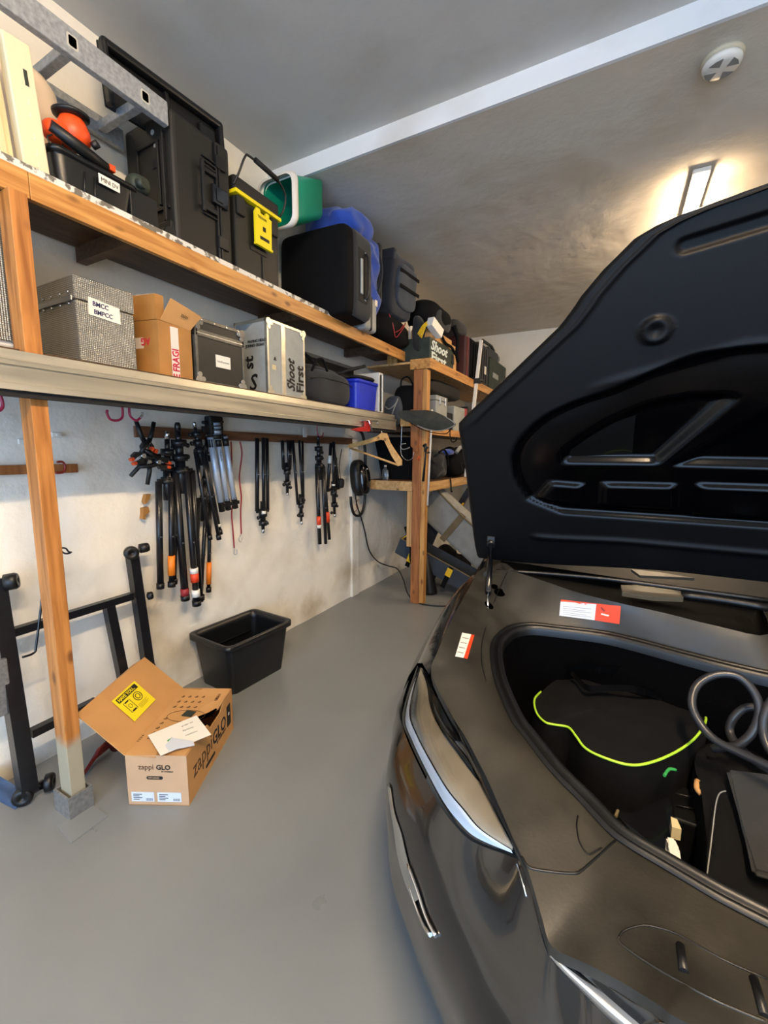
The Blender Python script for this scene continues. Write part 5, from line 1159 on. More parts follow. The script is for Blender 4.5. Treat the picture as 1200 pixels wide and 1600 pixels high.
# blue bag
t = thing('blue_bag', 'bright blue nylon bag slumped behind the black suitcase', 'bag', (-2.13,3.45,Z1))
m = MB(); m.soft((-2.06,3.19,2.895), (.46,.34,.84), e=3.2, amp=.04, seg=26, freq=9, seed=3); m.soft((-2.06,3.02,3.20), (.52,.42,.26), e=2.8, amp=.035, seg=24, freq=9, seed=9); obj('bag_body', m, 'fabric_blue', t)
m = MB(); m.tube([V(-1.86,3.30,2.8),V(-1.84,3.33,2.95),V(-1.86,3.34,3.1),V(-1.93,3.33,3.22)], .014, 8, sub=5); obj('strap', m, 'fabric_navy', t)
m = MB(); m.box(-2.2,-1.88,3.375,3.44,2.76,3.25,.03,3); single('dark_case_lid', m, 'fabric_charcoal', 'dark grey rounded case edge showing right of the blue bag', 'case', (-2.1,3.7,2.6))
t = thing('slim_case', 'slim silver-grey case end showing under the blue bag', 'case', (-1.98,3.3,Z1)); bx('shell', (-1.99,-1.835,3.06,3.26,Z1,2.74), 'case_grey', t, .03, seg=4); bx('rim', (-1.992,-1.832,3.15,3.165,Z1+.003,2.742), 'black_plastic', t, .02)
bx('tag', (-1.835,-1.828,3.21,3.25,2.68,2.73), 'paper', t, .004)
# navy bag on black bag
t = thing('navy_bag', 'navy equipment bag with slate pockets stacked high on the top shelf', 'bag', (-2.05,3.9,2.75))
R_ = rotm(ry=4, rz=-4).to_3x3(); sc = V(-2.02,3.71,2.985)
m = MB(); m.soft(sc, (.42,.40,.50), e=12, amp=.012, seg=16, freq=5, R=R_, seed=5); obj('bag_body', m, 'fabric_navy', t)
m = MB(); m.soft(sc+V(.215,.02,-.02), (.07,.34,.36), e=4, amp=.012, seg=12, freq=7, R=R_, seed=6); pk = obj('side_pocket', m, 'fabric_slate', t, 'slate grey pocket')
for dz in (.09,-.04): m = MB(); m.box(.0,.008,-.16,.18,-.014,.014,.002, T=Matrix.Translation(sc+V(.252,.01,dz))@R_.to_4x4()); obj('strap', m, 'fabric_black', pk)
m = MB(); m.box(-.21,.22,-.215,-.17,.17,.26,.012, T=Matrix.Translation(sc)@R_.to_4x4()); obj('lid_flap', m, 'fabric_navy', t)
m = MB(); m.box(-.02,.07,-.212,-.206,-.14,-.07,.002, T=Matrix.Translation(sc)@R_.to_4x4()); obj('badge', m, 'fabric_slate', t)
t = thing('holdall', 'black holdall with dark red piping crushed beneath the navy bag', 'bag', (-2.05,3.8,Z1))
m = MB(); m.soft((-2.05,3.69,2.60), (.44,.62,.255), e=3.4, amp=.022, seg=18, freq=6, seed=8); obj('bag_body', m, 'fabric_black', t)
m = MB(); m.tube([V(-1.855,3.50,2.70),V(-1.828,3.53,2.60),V(-1.83,3.58,2.52),V(-1.828,3.66,2.57),V(-1.83,3.76,2.66),V(-1.85,3.82,2.70)], .005, 6, sub=4); m.tube([V(-1.828,3.56,2.555),V(-1.826,3.66,2.60),V(-1.828,3.74,2.665)], .004, 6, sub=3); obj('piping', m, 'red_rubber', t)
t = thing('white_card', 'white rounded card standing at the right end of the top shelf', 'card', (-1.9,4.02,Z1)); m = MB(); m.prism([frame3((-1.90,4.0,Z1),(.25,.97,0),(0,0,1))@V(a,b,0) for a,b in rrect(0,0,.10,.26,.03)], (.012,-.003,0)); obj('card', m, 'white_plastic', t)
# ladder and black moulded lid above
t = thing('ladder', 'galvanised ladder lying flat high above the cream panels', 'ladder', (-2.1,.7,3.0))
m = MB(); m.box(-1.982,-1.950,-.8,1.475,2.995,3.095,.003); obj('stile', m, 'ladder_metal', t); m = MB(); m.box(-2.325,-2.295,-.8,1.475,2.995,3.085,.003); obj('stile', m, 'ladder_metal', t)
for y in (-.37,-.08,.21,.50,.785,1.075,1.365):
    m = MB(); m.box(-2.295,-1.982,y-.018,y+.018,3.012,3.05,.003); rg = obj('rung', m, 'ladder_metal', t)
    m = MB(); m.prism([(-1.9492,y+a,3.045+b) for a,b in rrect(-.020,-.024,.020,.024,.008)], (-.001,0,0)); obj('rung_rim', m, 'white_mesh', rg); m = MB(); m.prism([(-1.9484,y+a,3.045+b) for a,b in rrect(-.014,-.018,.014,.018,.006)], (-.0006,0,0)); obj('rung_opening', m, 'dark_void', rg)
t = thing('moulded_lid', 'black moulded tray standing against the wall above the biggest case', 'tray', (-2.12,1.6,3.1))
m = MB(); T_ = at((-2.14,1.63,3.055), rx=4)
m.box(-.012,.0,-.33,.33,0,.255,.006); m.box(0,.04,-.33,-.305,0,.255,.01); m.box(0,.04,.30,.33,0,.255,.01); m.box(0,.04,-.33,.33,.225,.26,.012); m.bm.transform(T_); obj('tray', m, 'black_plastic', t)
for d in ((-.002,.02,-.02,.0,0,.23,.004),(0,.025,.18,.28,.06,.2,.01),(.0,.02,-.27,-.1,.1,.2,.01)): m = MB(T_); m.box(*d); obj('rib', m, 'black_plastic', t)

# ================================================================== the lower shelf (deck at 1.853 m)
Z2 = 1.854; X2 = -1.965
t = thing('mesh_case', 'white case with a pale mesh side, cut by the left edge of the picture', 'case', (-2.1,.66,Z2))
bx('frame', (-2.28,X2-.004,.50,.822,Z2,2.335), 'white_plastic', t, .03, seg=4); m = MB(); m.box(X2-.006,X2,.53,.796,1.885,2.305,.01); obj('mesh_panel', m, 'diamond_plate', t)
m = MB()
for z in (2.305,1.885): m.cyl((X2-.004,.80,z),(X2+.004,.80,z),.011,seg=14)
obj('corner_bolt', m, 'galvanised', t)
t = thing('metal_case', 'diamond-plate metal case with a handwritten BMCC BMPCC label', 'case', (-2.13,1.13,Z2))
bx('body', (-2.30,X2,1.012,1.252,Z2,2.10), 'diamond_plate', t, .003); bx('lid', (-2.302,X2+.002,1.010,1.254,2.104,2.195), 'diamond_plate', t, .004)
m = MB(); m.box(-2.28,-1.975,1.002,1.009,2.096,2.116,.002)
for k in range(5): m.cyl((-2.26+k*.066,1.006,2.13),(-2.26+k*.066,.999,2.13),.006,seg=8); m.cyl((-2.26+k*.066,1.006,2.085),(-2.26+k*.066,.999,2.085),.006,seg=8)
obj('hinge', m, 'steel', t)
m = MB(); m.prism([(X2+.0025,a,b) for a,b in ((1.058,2.055),(1.188,2.045),(1.187,2.11),(1.06,2.125))][::1], (.001,0,0)); lb = obj('label_strip', m, 'paper', t)
text('BMCC', frame3((X2+.0042,1.075,2.094),(0,1,-.06),(0,0,1)), .026, 'ink_blue', lb, bold=.0006, sx=.9); text('BMPCC', frame3((X2+.0042,1.078,2.062),(0,1,-.05),(0,0,1)), .026, 'ink_blue', lb, bold=.0006, sx=.9)
t = thing('worn_carton', 'worn brown carton sealed with red and white FRAGILE tape', 'box', (-2.08,1.46,Z2))
c0_, c1_ = V(-2.165,1.33,0), V(-1.975,1.375,0); c2_ = V(-1.97,1.545,0)
m = MB(); m.prism([V(-2.165,1.33,Z2),V(-1.972,1.37,Z2),V(-1.966,1.548,Z2),V(-2.16,1.54,Z2)], (0,0,.262)); obj('carton_body', m, 'cardboard_old', t)
m = MB(); m.prism([V(-1.968,1.385,2.118),V(-1.966,1.545,2.105),V(-1.925,1.585,2.175),V(-1.925,1.415,2.215)], (-.002,0,.004)); fl2 = obj('flap', m, 'cardboard', t); 
text('22/21', frame3((-1.942,1.475,2.155),(0,1,-.14),(.5,0,.85)), .018, 'ink', fl2)
m = MB(); m.prism([V(-2.165,1.328,2.118),V(-1.974,1.368,2.118),V(-1.974,1.41,2.118),V(-2.16,1.38,2.118)], (0,0,.115)); obj('upright_flap', m, 'cardboard_old', t)
FX_ = frame3((-1.9685,1.47,Z2+.004),(0,0,1),(.03,-1,0)); FX_ = frame3((-1.9665,1.465,Z2+.004),(0,0,1),(0,-1,0))
m = MB(); m.prism([(-1.9678,1.432,Z2),(-1.9668,1.474,Z2),(-1.9668,1.474,2.10),(-1.9678,1.432,2.10)], (.0015,0,0)); tp_ = obj('tape', m, 'tape_white', t); text('E FRAGILE'[:7], frame3((-1.9645,1.470,Z2+.004),(0,0,1),(0,-1,0)), .050, 'ink_red', tp_, bold=.0012, sx=.80)
FL = frame3((-2.165,1.3285,0),(.193,.045,0),(0,0,1))
m = MB(FL); m.box(.03,.19,1.99,2.04,0,.0012); m.box(.08,.188,2.205,2.235,0,.0012); tp_ = obj('tape', m, 'tape_white', t)
text('FRAG', FL @ Matrix.Translation((.188,2.036,.0016)) @ Matrix.Rotation(PI,4,'Z'), .048, 'ink_red', tp_, bold=.0012, sx=.8); text('E', FL @ Matrix.Translation((.125,2.208,.0016)), .034, 'ink_red', tp_, bold=.001)
def flight_case(label, y0, y1, z1, xb, pan, edge_m, corner_m, lidz=None, name='flight_case', corners=True):
    t = thing(name, label, 'case', ((xb+X2)/2,(y0+y1)/2,Z2))
    if lidz: bx('body', (xb,X2-.004,y0,y1,Z2,lidz-.004), pan, t, .003); bx('lid', (xb,X2-.004,y0,y1,lidz+.004,z1), pan, t, .003)
    else: bx('body', (xb,X2-.004,y0,y1,Z2,z1), pan, t, .003)
    e = .016; m = MB()
    zs = [Z2+.0, z1-e] + ([lidz-e, lidz+.002] if lidz else [])
    for z in zs: m.box(X2-.008,X2,y0,y1,z,z+e,.002); m.box(xb,X2-.004,y0-.003,y0+.004,z,z+e,.002)
    for y in (y0-.003, y1-e): m.box(X2-.008,X2,y,y+e,Z2,z1,.002)
    m.box(X2-.022,X2-.004,y0-.003,y0+.004,Z2,z1,.002); m.box(xb,xb+e,y0-.003,y0+.004,Z2,z1,.002); m.box(xb,X2,y0-.003,y1,z1-.004,z1+.003,.002)
    obj('edging', m, edge_m, t)
    if corners:
        for y in (y0+.012, y1-.014):
            for z in (Z2+.016, z1-.016):
                m = MB(); s1_ = 1 if y < (y0+y1)/2 else -1; s2_ = 1 if z < (Z2+z1)/2 else -1
                m.cyl((X2-.004,y,z),(X2+.004,y,z),.022,seg=14); m.cyl((X2-.004,y+.024*s1_,z+.006*s2_),(X2+.003,y+.024*s1_,z+.006*s2_),.014,seg=10); m.cyl((X2-.004,y+.004*s1_,z+.030*s2_),(X2+.003,y+.004*s1_,z+.030*s2_),.014,seg=10); obj('corner', m, corner_m, t)
    m = MB()
    for k in range(4):
        y = y0+(y1-y0)*(k+.5)/4
        for z in (Z2+e/2, z1-e/2): m.cyl((X2-.001,y,z),(X2+.0025,y,z),.004,seg=8)
    obj('rivet', m, 'steel', t)
    return t
t = flight_case('black flight case with silver ball corners and a small paper label', 1.575, 1.905, 2.185, -2.28, 'case_black', 'edge_dark', 'chrome', 2.11)
m = MB(); m.box(X2-.003,X2-.002,1.70,1.80,1.955,2.02); m.box(X2-.004,X2-.0015,1.70,1.80,1.955,2.02); lb = obj('paper_label', m, 'paper', t); text('Handhassment', frame3((X2-.001,1.708,1.982),(0,1,0),(0,0,1)), .014, 'ink_grey', lb)
m = MB(); m.box(X2-.006,X2-.0005,1.578,1.905,2.094,2.126,.002); obj('hasp_rail', m, 'steel', t)
t = flight_case('tall grey flight case stencilled Shoot First on its side', 2.10, 2.465, 2.315, -2.25, 'case_grey', 'aluminium', 'aluminium')
m = MB(); m.box(X2-.006,X2+.001,2.225,2.265,Z2,2.315,.002); obj('divider', m, 'aluminium', t)
text('Shoot', frame3((X2-.002,2.352,1.90),(0,0,1),(0,-1,0)), .105, 'ink', t, shear=.35, bold=.0028, sx=.80); text('First', frame3((X2-.002,2.445,1.90),(0,0,1),(0,-1,0)), .105, 'ink', t, bold=.0030, sx=.95)
text('JOHNO OUAH', yface(-2.15,2.155,2.098), .024, 'ink', t, bold=.0008); text('PAVING HEAD', yface(-2.13,2.18,2.098), .024, 'ink', t, bold=.0006)
text('S', yface(-2.13,1.89,2.098), .14, 'ink', t, shear=.2, bold=.002); text('st', frame3((-2.09,2.0974,2.02),(0,0,1),(-1,0,0)), .11, 'ink', t, bold=.003)
text('^', xface(2.155,2.06,X2-.003), .05, 'ink', t, bold=.002); m = MB(); m.box(X2-.004,X2-.003,2.14,2.175,2.015,2.045); obj('old_sticker', m, 'cream_board', t)
# bags and boxes right of it
t = thing('camera_bag', 'rounded black padded camera bag beside the grey stencilled case', 'bag', (-2.1,2.8,Z2))
m = MB(); m.soft((-2.12,2.795,1.985), (.34,.60,.262), e=4, amp=.012, seg=18, freq=5, seed=11, sag=-.0); obj('bag_body', m, 'fabric_charcoal', t)
m = MB(); m.soft((-2.13,2.76,2.085), (.28,.5,.12), e=3, amp=.01, seg=14, freq=5, seed=12); obj('top_flap', m, 'fabric_charcoal', t)
m = MB(); m.tube([V(-1.99,2.56,2.06),V(-1.97,2.60,2.15),V(-1.97,2.68,2.17),V(-1.975,2.74,2.10)], .009, 8, sub=5); obj('grab_handle', m, 'fabric_black', t)
m = MB(); m.tube([V(-1.962,2.52,2.02),V(-1.953,2.6,2.035),V(-1.952,2.8,2.04),V(-1.953,3.0,2.035),V(-1.965,3.07,2.02)], .004, 6, sub=3); obj('zip', m, 'black_gloss', t)
t = thing('long_case', 'long dark grey flat case lying behind the camera bag and blue crate', 'case', (-2.27,3.1,Z2)); bx('shell', (-2.33,-2.295,2.5,3.62,Z2,2.30), 'case_black', t, .006); bx('edging', (-2.296,-2.288,2.5,3.62,2.275,2.303), 'galvanised', t, .002)
m = MB(); m.tube([V(-2.25,2.82,2.27),V(-2.22,3.0,2.18),V(-2.2,3.1,2.16)], .013, 8); m.tube([V(-2.1,3.02,2.13),V(-2.02,3.2,2.20),V(-2.0,3.33,2.24)], .014, 8); m.tube([V(-2.1,3.05,2.12),V(-1.98,3.4,2.145)], .010, 8)
m.soft((-2.04,3.33,2.135), (.16,.34,.04), e=3, amp=.006, seg=8, seed=2); single('folded_stand', m, 'black_matt', 'small folded black stand piled on top of the blue crate', 'stand', (-2.05,3.2,2.14))
t = thing('blue_crate', 'bright blue translucent plastic crate at the end of the lower shelf', 'crate', (-2.07,3.33,Z2)); tub(t, (-2.055,3.325,Z2), 90, .36,.19,.255,.10,.004,'blue_plastic',.008)
for y in (3.26,3.33,3.40): m = MB(); m.tube([(-1.972,y,1.88),(-1.966,y,2.07)], .003, 6); obj('rib', m, 'blue_plastic', t)
t = thing('white_frame_case', 'narrow white-edged case standing right of the blue crate', 'case', (-2.07,3.58,Z2)); bx('panel', (-2.2,X2-.01,3.535,3.60,Z2+.01,2.20), 'case_black', t, .008)
m = MB(); e = .018
for y in (3.527, 3.593): m.box(-2.2,X2,y,y+.014,Z2,2.215,.004)
m.box(-2.2,X2,3.53,3.605,Z2,Z2+e,.004); m.box(-2.2,X2,3.53,3.605,2.2,2.2+e,.004); obj('white_edging', m, 'white_plastic', t)
t = thing('laptop_bag', 'black soft bag leaning behind the second post', 'bag', (-1.9,4.05,1.742)); R_ = rotm(rx=-6, rz=8).to_3x3()
m = MB(); m.soft((-1.90,4.05,1.955), (.30,.22,.41), e=4.5, amp=.012, seg=16, freq=5, seed=14, R=R_); obj('bag_body', m, 'fabric_black', t)
m = MB(); m.tube([V(-1.97,3.98,2.14),V(-1.95,3.97,2.22),V(-1.88,3.97,2.235),V(-1.83,3.98,2.15)], .008, 8, sub=4); obj('grab_handle', m, 'fabric_black', t)
t = thing('mesh_pouch', 'small slate pouch with pale straps beside the blue crate', 'pouch', (-2.0,3.9,1.742)); m = MB(); m.soft((-2.02,3.92,1.90), (.20,.14,.30), e=2.6, amp=.02, seg=12, freq=9, seed=15); obj('bag_body', m, 'fabric_slate', t)
m = MB(); m.tube([V(-2.08,3.86,1.95),V(-2.02,3.835,1.92),V(-1.96,3.85,1.97),V(-1.94,3.86,2.02)], .006, 6, sub=4); m.tube([V(-2.02,3.845,1.80),V(-1.98,3.84,1.90),V(-1.95,3.86,1.99)], .006, 6, sub=4); obj('strap', m, 'fabric_grey', t)
t = thing('folded_cover', 'flat dark cloth pouch with a pale edge draped in front of the second post', 'pouch', (-1.6,3.6,1.8))
oc = [W(*p,1,3.62) for p in ((622,643),(650,641),(675,642),(697,652),(710,661),(708,666),(690,673),(668,671),(645,662),(628,655))]
lp = catmull(oc, 3, True); cc = sum(lp, V(0,0,0))/len(lp)
m = MB(); m.grid([[cc.lerp(p, f)+V(0,-.03*(1-f*f)+.012*noise.noise(p*9),0) for p in lp] for f in (1,.8,.55,.3,.02)], True, True); m.grid([[cc.lerp(p, f)+V(0,.025+.02*(1-f*f),0) for p in lp] for f in (1,.6,.02)], True, True); m.grid([[p+V(0,.012*noise.noise(p*9),0) for p in lp],[p+V(0,.025,0) for p in lp]], True, True); obj('pouch', m, 'fabric_olive', t)
m = MB(); m.tube([p+V(0,-.004+.012*noise.noise(p*9),0) for p in lp[9:24]], .0045, 6); obj('edge_binding', m, 'fabric_grey', t)
m = MB(); m.tube([W(*p,1,3.62) for p in ((704,668),(703,680),(706,690),(712,689),(714,683))], .005, 6, sub=4); m.tube([W(*p,1,3.64) for p in ((640,660),(665,673),(695,678),(704,670))], .004, 6, sub=4); obj('strap', m, 'fabric_black', t)

# ================================================================== second bay
ZB = 2.361; XB = -1.66
t = thing('stencilled_box', 'dark box stencilled Shoot First at the corner of the far top shelf', 'box', (-1.8,4.2,ZB)); bx('box_body', (-1.95,-1.64,3.93,4.60,ZB,2.585), 'green_case', t, .006); bx('clasp', (-1.64,-1.628,4.53,4.585,2.44,2.53), 'black_plastic', t, .003)
text('Shoot', xface(3.945,2.478,-1.639), .125, 'ink_white', t, shear=.3, bold=.004, sx=1.45); text('First', xface(3.96,2.372,-1.639), .125, 'ink_white', t, bold=.004, sx=1.8)
t = thing('plywood_box', 'pale plywood box behind the stencilled dark box', 'box', (-1.9,4.4,ZB)); bx('box_body', (-2.05,-1.70,4.62,4.86,ZB,2.68), 'pine_pale_z', t, .004); bx('side_board', (-2.1,-1.99,3.93,4.60,ZB,2.66), 'pine_z', t, .003)
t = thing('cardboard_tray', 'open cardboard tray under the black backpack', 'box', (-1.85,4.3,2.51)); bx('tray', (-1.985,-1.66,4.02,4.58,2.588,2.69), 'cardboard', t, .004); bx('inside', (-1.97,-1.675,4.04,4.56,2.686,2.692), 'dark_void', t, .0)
t = thing('backpack', 'black backpack with dangling straps perched above the far shelf corner', 'backpack', (-1.85,4.3,2.67))
m = MB(); m.soft((-1.83,4.33,2.86), (.38,.62,.30), e=2.5, amp=.022, seg=20, freq=6, seed=17); obj('bag_body', m, 'fabric_black', t)
m = MB(); m.soft((-1.69,4.34,2.83), (.10,.42,.18), e=3, amp=.012, seg=12, freq=7, seed=18); obj('front_pocket', m, 'fabric_charcoal', t)
m = MB(); m.tube([V(-1.66,4.62,2.85),V(-1.63,4.68,2.72),V(-1.63,4.66,2.58),V(-1.64,4.74,2.50)], [.03,.028,.025,.02], 8, sub=3); m.tube([V(-1.64,4.1,2.76),V(-1.64,4.3,2.62),V(-1.63,4.5,2.60),V(-1.63,4.62,2.55)], .014, 8, sub=4); obj('strap', m, 'fabric_black', t)
m = MB(); m.box(-.035,.035,-.10,.10,-.045,.045,.004, T=at((-1.63,4.02,2.68), rx=-24, rz=-10)); single('paper_box', m, 'paper', 'cream-sided small box tilted under the black backpack', 'box', (-1.68,4.02,2.73))
m = MB()
for k in range(5): m.tube([V(-1.70+.01*k,3.86,2.60-.01*k),V(-1.67+.01*k,3.90,2.68),V(-1.64+.006*k,3.95,2.73-.01*k)], .005, 5, sub=4)
m.bm.transform(Matrix.Translation((-.04,.0,.0))); single('yellow_strap', m, 'yellow_strap', 'tangle of yellow cord left of the cream box', 'cord', (-1.68,3.9,2.66))
m = MB(); m.soft((-1.78,3.97,2.60), (.10,.10,.40), e=2.6, amp=.03, seg=12, freq=9, seed=20); single('strap_bundle', m, 'fabric_charcoal', 'dark bundle of straps hanging between the card and the backpack', 'strap', (-1.78,3.97,2.4))
t = thing('maroon_folder', 'dark maroon board standing upright on the far top shelf', 'board', (-1.8,5.0,ZB)); bx('board', (-2.05,-1.63,4.93,5.12,ZB,2.83), 'maroon', t, .006); bx('edge', (-1.63,-1.624,5.02,5.035,ZB,2.83), 'red_dark', t, .001)
m = MB(); m.soft((-1.80,5.0,2.92), (.25,.45,.15), e=4, amp=.01, seg=10, seed=21); single('black_pouch', m, 'fabric_charcoal', 'black pouch lying on top of the maroon board', 'pouch', (-1.8,5.0,2.85))
for k, (y0, y1, z, lab, mm) in enumerate(((5.16,5.50,2.86,'black upright case right of the maroon board','fabric_black'),(5.54,5.98,2.90,'grey-black ribbed case behind the silver pole','fabric_charcoal'))):
    t = thing('upright_case', lab, 'case', (-1.8,(y0+y1)/2,ZB)); bx('shell', (-2.05,-1.63,y0,y1,ZB,z), mm, t, .04, seg=4)
    for j in range(3): m = MB(); m.box(-1.632,-1.618,y0+.08+j*.1,y0+.10+j*.1,ZB+.05,z-.05,.004); obj('rib', m, mm, t)
m = MB(); m.box(-1.617,-1.612,5.72,5.80,2.52,2.62,.002); single('white_tag', m, 'paper', 'white tag on the ribbed case on the far shelf', 'tag', (-1.61,5.76,2.57))
t = thing('camera_case', 'dark green equipment case at the far end of the top shelf', 'case', (-1.8,6.6,ZB)); bx('shell', (-2.05,-1.63,6.12,7.0,ZB,2.82), 'green_case', t, .03, seg=3); bx('pale_patch', (-1.631,-1.624,6.2,6.5,2.55,2.62), 'case_grey', t, .002)
t = thing('video_camera', 'dark video camera with a top handle on the green case', 'camera', (-1.8,6.5,2.83)); bx('body', (-1.95,-1.70,6.2,6.75,2.825,2.98), 'black_plastic', t, .02); m = MB(); m.tube([V(-1.8,6.2,2.99),V(-1.8,6.22,3.07),V(-1.8,6.7,3.09),V(-1.8,6.85,3.05)], .022, 8); obj('top_handle', m, 'black_plastic', t); m = MB(); m.cyl((-1.8,6.8,2.95),(-1.8,6.98,2.95),.07,seg=14); obj('lens', m, 'black_gloss', t)
t = thing('silver_pole', 'pale silver pole leaning against the front of the far shelves', 'pole', (-1.52,5.0,1.3))
pa, pb_ = W(752,532,1,5.25), W(733,700,1,5.0)
m = MB(); m.tube([pa, pb_, W(728,745,1,4.98)], .024, 4); obj('pole', m, 'white_plastic', t); m = MB(); q = pa.lerp(pb_, .38); m.box(-.06,.05,-.03,.03,-.03,.03,.006, T=Matrix.Translation(q)); m.tube([q+V(-.12,0,.01),q+V(.08,0,-.0)], .014, 8); obj('clamp', m, 'black_plastic', t)
# middle tier (deck at 1.741)
ZM = 1.741
t = thing('bag_roll', 'long black rolled bag just beneath the far top shelf', 'bag', (-1.8,4.5,2.05)); m = MB(); m.soft((-1.80,4.56,2.165), (.28,.98,.17), e=4, amp=.01, seg=14, freq=4, seed=23); obj('bag_body', m, 'black_matt', t)
t = thing('small_silver_case', 'small silver latch case on the far middle shelf', 'case', (-1.8,4.28,ZM)); bx('body', (-1.92,-1.64,4.12,4.44,ZM,2.02), 'case_grey', t, .008); bx('lid', (-1.92,-1.638,4.12,4.44,2.024,2.072), 'case_grey', t, .008)
for y in (4.2,4.36): m = MB(); m.box(-1.64,-1.628,y,y+.03,1.98,2.06,.003); obj('latch', m, 'steel', t)
for lab, y0, y1, z, mm, nm in (('black box next to the small silver case', 4.47, 4.66, 1.93, 'black_matt', 'black_box'), ('pale grey box with a red corner on the far middle shelf', 4.70, 5.15, 2.02, 'case_grey', 'grey_box'), ('dark box behind the silver pole on the far middle shelf', 5.2, 6.0, 2.06, 'case_black', 'dark_box')):
    t = thing(nm, lab, 'box', (-1.8,(y0+y1)/2,ZM)); bx('body', (-2.0,-1.65,y0,y1,ZM,z), mm, t, .01)
    if mm == 'case_grey': bx('red_corner', (-1.66,-1.645,y1-.08,y1+.002,z-.10,z+.003), 'red_paint', t, .003)
# bottom tier (deck at 1.212)
ZL = 1.213
t = thing('black_bin', 'tall black cloth bin on the lowest shelf behind the coat hanger', 'bin', (-2.08,4.3,ZL))
m = MB(); m.grid([[V(-2.24,4.10,ZL),V(-1.86,4.10,ZL),V(-1.86,4.42,ZL),V(-2.24,4.42,ZL)], [V(-2.32,4.06,1.655),V(-1.84,4.06,1.655),V(-1.84,4.46,1.655),V(-2.32,4.46,1.655)], [V(-2.31,4.07,1.65),V(-1.85,4.07,1.65),V(-1.85,4.45,1.65),V(-2.31,4.45,1.65)], [V(-2.23,4.11,1.23),V(-1.87,4.11,1.23),V(-1.87,4.41,1.23),V(-2.23,4.41,1.23)]], False, True); m.face([V(-2.24,4.10,ZL),V(-1.86,4.10,ZL),V(-1.86,4.42,ZL),V(-2.24,4.42,ZL)]); obj('bin_body', m, 'fabric_black', t)
t = thing('water_bottle', 'small clear plastic bottle standing on the plank under the coat hanger', 'bottle', (-2.05,3.93,ZL)); c = W(602,748,1,3.94); m = MB(); m.lathe((c.x,3.94,ZL), (0,0,1), [(.0,.0),(.030,.0),(.033,.01),(.033,.09),(.030,.10),(.013,.125),(.013,.135),(.0,.135)], 20); obj('bottle', m, 'clear_plastic', t); m = MB(); m.cyl((c.x,3.94,ZL+.136),(c.x,3.94,ZL+.152),.014,seg=14); obj('cap', m, 'white_plastic', t)
for k, (nm, c, s_, mm, lab, sd) in enumerate((('soft_bag', (-1.78,4.42,1.37), (.26,.36,.31), 'fabric_charcoal', 'crumpled dark soft bag just right of the brown post on the lowest shelf', 31), ('soft_bag', (-1.75,5.00,1.39), (.30,.60,.34), 'fabric_black', 'large black bag with a grey shoulder strap on the lowest shelf', 32))):
    t = thing(nm, lab, 'bag', (c[0],c[1],ZL)); m = MB(); m.soft(c, s_, e=2.6, amp=.035, seg=18, freq=9, seed=sd); obj('bag_body', m, mm, t)
    if k: m = MB(); m.tube([V(-1.62,4.72,1.50),V(-1.60,4.80,1.56),V(-1.60,5.0,1.56),V(-1.60,5.15,1.48),V(-1.60,5.2,1.35)], .022, 8, sub=4); obj('strap', m, 'fabric_grey', t); m = MB(); m.box(-1.61,-1.59,4.95,5.06,1.40,1.43,.004); obj('buckle', m, 'steel', t)
    else: m = MB(); m.tube([V(-1.66,4.28,1.5),V(-1.65,4.4,1.53),V(-1.65,4.52,1.46),V(-1.64,4.5,1.34)], .01, 8, sub=4); obj('strap', m, 'fabric_black', t)
m = MB(); m.soft((-1.70,4.62,1.50), (.14,.26,.06), e=2.5, amp=.02, seg=10, freq=9, seed=35); single('blue_cloth', m, 'fabric_blue', 'small wad of dark blue cloth between the bags on the lowest shelf', 'cloth', (-1.7,4.6,1.47))
m = MB(); m.tube([V(-1.59,4.46,1.22),V(-1.585,4.47,1.16),V(-1.59,4.50,1.08),V(-1.60,4.56,1.07)], .008, 6, sub=4); single('hanging_strap', m, 'fabric_black', 'black straps dangling over the edge of the lowest shelf', 'strap', (-1.59,4.5,1.1))

# ================================================================== under the second bay
t = thing('transport_bag', 'charcoal trolley bag with yellow strap ends slumped open under the shelves', 'bag', (-1.85,4.4,.3))
T_ = at(W(617,862,1,4.15)+V(0,.0,.0), ry=22) 
L_ = 1.02; m = MB(T_); th = .014
m.box(0,L_,0,th,0,.17,.004); m.box(0,L_,.30,.30+th,0,.17,.004); m.box(0,th,th,.30,0,.17,.004); m.box(L_-th,L_,th,.30,0,.17,.004); m.box(0,L_,0,.31,-.012,0,.004); obj('base_tray', m, 'fabric_slate', t)
m = MB(T_); m.box(-.004,L_+.004,-.004,.008,.168,.178,.002); m.box(-.004,.01,0,.31,.168,.178,.002); obj('binding', m, 'fabric_tan', t)
m = MB(T_); m.box(.02,L_-.02,.02,.295,.0,.02); m.box(.015,.02,.02,.295,.0,.16); obj('lining', m, 'fabric_tan', t)
m = MB(T_); m.box(.0,.28,.30,.315,.17,.42,.004); obj('lid', m, 'fabric_navy', t); m = MB(T_); m.tube([(.02,.02,.17),(.06,.10,.27),(.04,.30,.30)], .006, 6, sub=3); obj('rim_wire', m, 'yellow_strap', t)
for x_ in (.17, .62):
    m = MB(T_); m.box(x_,x_+.05,-.012,-.004,-.08,.165,.002); obj('strap', m, 'fabric_black', t); m = MB(T_); m.box(x_-.005,x_+.058,-.018,-.010,-.02 if x_ < .5 else .06,.08 if x_ < .5 else .15,.003); obj('strap_end', m, 'yellow_strap', t, 'yellow strap end')
t = thing('grey_bag', 'light grey cloth cover tilted over the charcoal trolley bag', 'bag', (-1.6,4.5,.7))
T_ = at(W(668,775,1,4.35), ry=38)
m = MB(T_); m.box(0,.92,0,.22,-.24,.13,.04,3); bmesh.ops.subdivide_edges(m.bm, edges=m.bm.edges[:], cuts=2, use_grid_fill=True)
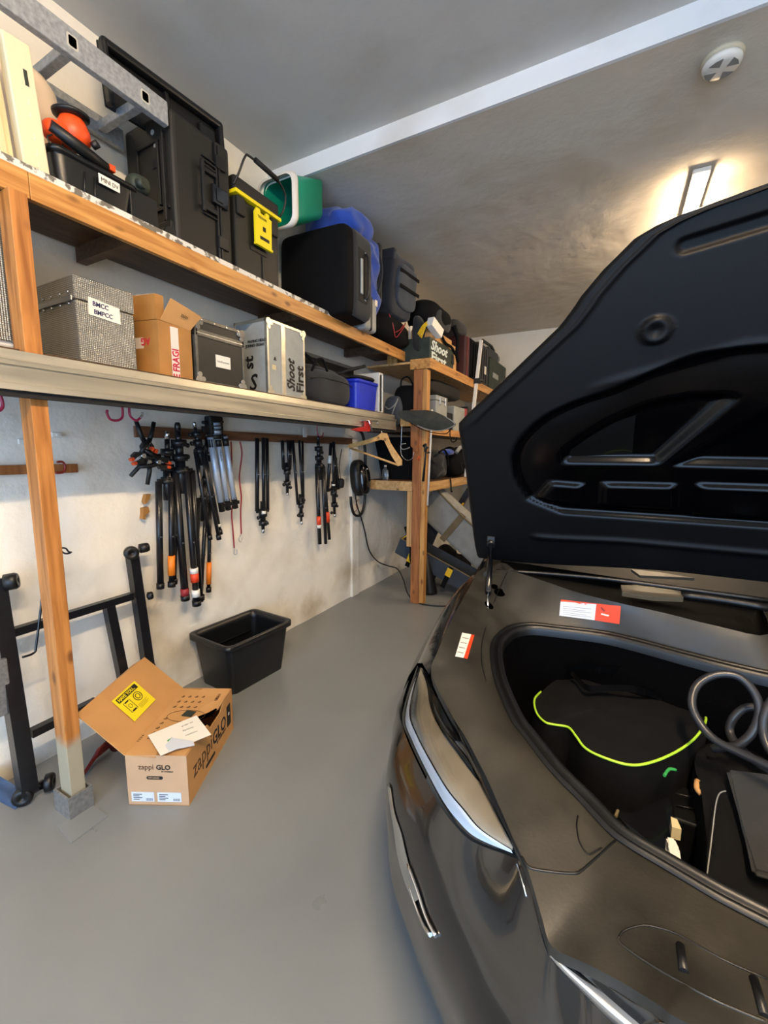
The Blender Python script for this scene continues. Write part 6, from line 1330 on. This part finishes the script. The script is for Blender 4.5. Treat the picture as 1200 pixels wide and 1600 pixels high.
obj('cover', m, 'fabric_grey', t); m = MB(T_); m.tube([(.0,-.012,.13),(.45,-.014,.10),(.9,-.012,.10)], .010, 6, sub=3); m.box(.40,.47,-.012,-.004,-.26,.12,.003); obj('strap', m, 'fabric_tan', t)
t = thing('yellow_strap_bag', 'navy and yellow strap bundle hanging beside the grey cover', 'strap', W(720,800,1,5.0)); m = MB(); m.tube([W(700,820,1,4.9),W(722,785,1,4.9),W(738,760,1,4.9)], .05, 4); obj('webbing', m, 'fabric_navy', t)
for a, b in (((707,815),(717,801)),((718,797),(724,786))): m = MB(); m.tube([W(*a,1,4.84),W(*b,1,4.84)], .014, 4); obj('yellow_webbing', m, 'yellow_strap', t)
t = thing('shoulder_bag', 'black bag with dark red piping lying on the floor by the car', 'bag', (-1.75,5.05,0)); m = MB(); m.soft((-1.78,5.10,.11), (.50,.34,.22), e=2.6, amp=.03, seg=16, freq=8, seed=41); m.soft((-1.80,4.95,.22), (.30,.28,.28), e=2.6, amp=.03, seg=12, freq=8, seed=42); obj('bag_body', m, 'fabric_black', t)
m = MB(); m.tube([W(*p,1,4.90) for p in ((700,893),(708,892),(712,885),(714,879),(722,879),(730,885),(735,890),(734,896))], .008, 6, sub=4); obj('piping', m, 'red_rubber', t)
t = thing('snoot', 'black tapering cone standing on the floor behind the brown post', 'cone', W(668,932,2,0)); c = W(669,930,2,.0); c.y += .06; m = MB(); m.lathe((c.x,c.y,0), (-.18,.12,1), [(.075,0),(.078,.02),(.045,.42),(.038,.44)], 20); obj('cone', m, 'black_plastic', t)
c2 = V(-1.95,4.55,0); m = MB(); m.tube([W(664,920,1,4.4),W(680,895,1,4.5),W(690,878,1,4.6)], .035, 10); single('black_tube', m, 'black_matt', 'dark padded tube leaning between the cone and the red-piped bag', 'tube', W(680,895,1,4.5))
m = MB(); m.tube([W(646,848,1,3.95),W(641,862,1,3.95),W(641,875,1,3.95),W(645,888,1,3.95)], .008, 6, sub=4); m.tube([W(636,822,1,3.95),W(644,850,1,3.95),W(648,880,1,3.95)], .035, 8, sub=3); single('black_strap', m, 'fabric_black', 'black strap hanging down left of the brown post from the trolley bag', 'strap', W(645,860,1,3.95))
t = thing('white_tub_lid', 'round off-white lid lying on the floor past the bags', 'lid', (-1.75,6.1,0)); m = MB(); m.lathe((-1.72,6.05,0), (0,0,1), [(.0,.0),(.30,.0),(.32,.02),(.32,.05),(.29,.055),(.28,.03),(0,.03)], 28); obj('lid', m, 'white_plastic', t)
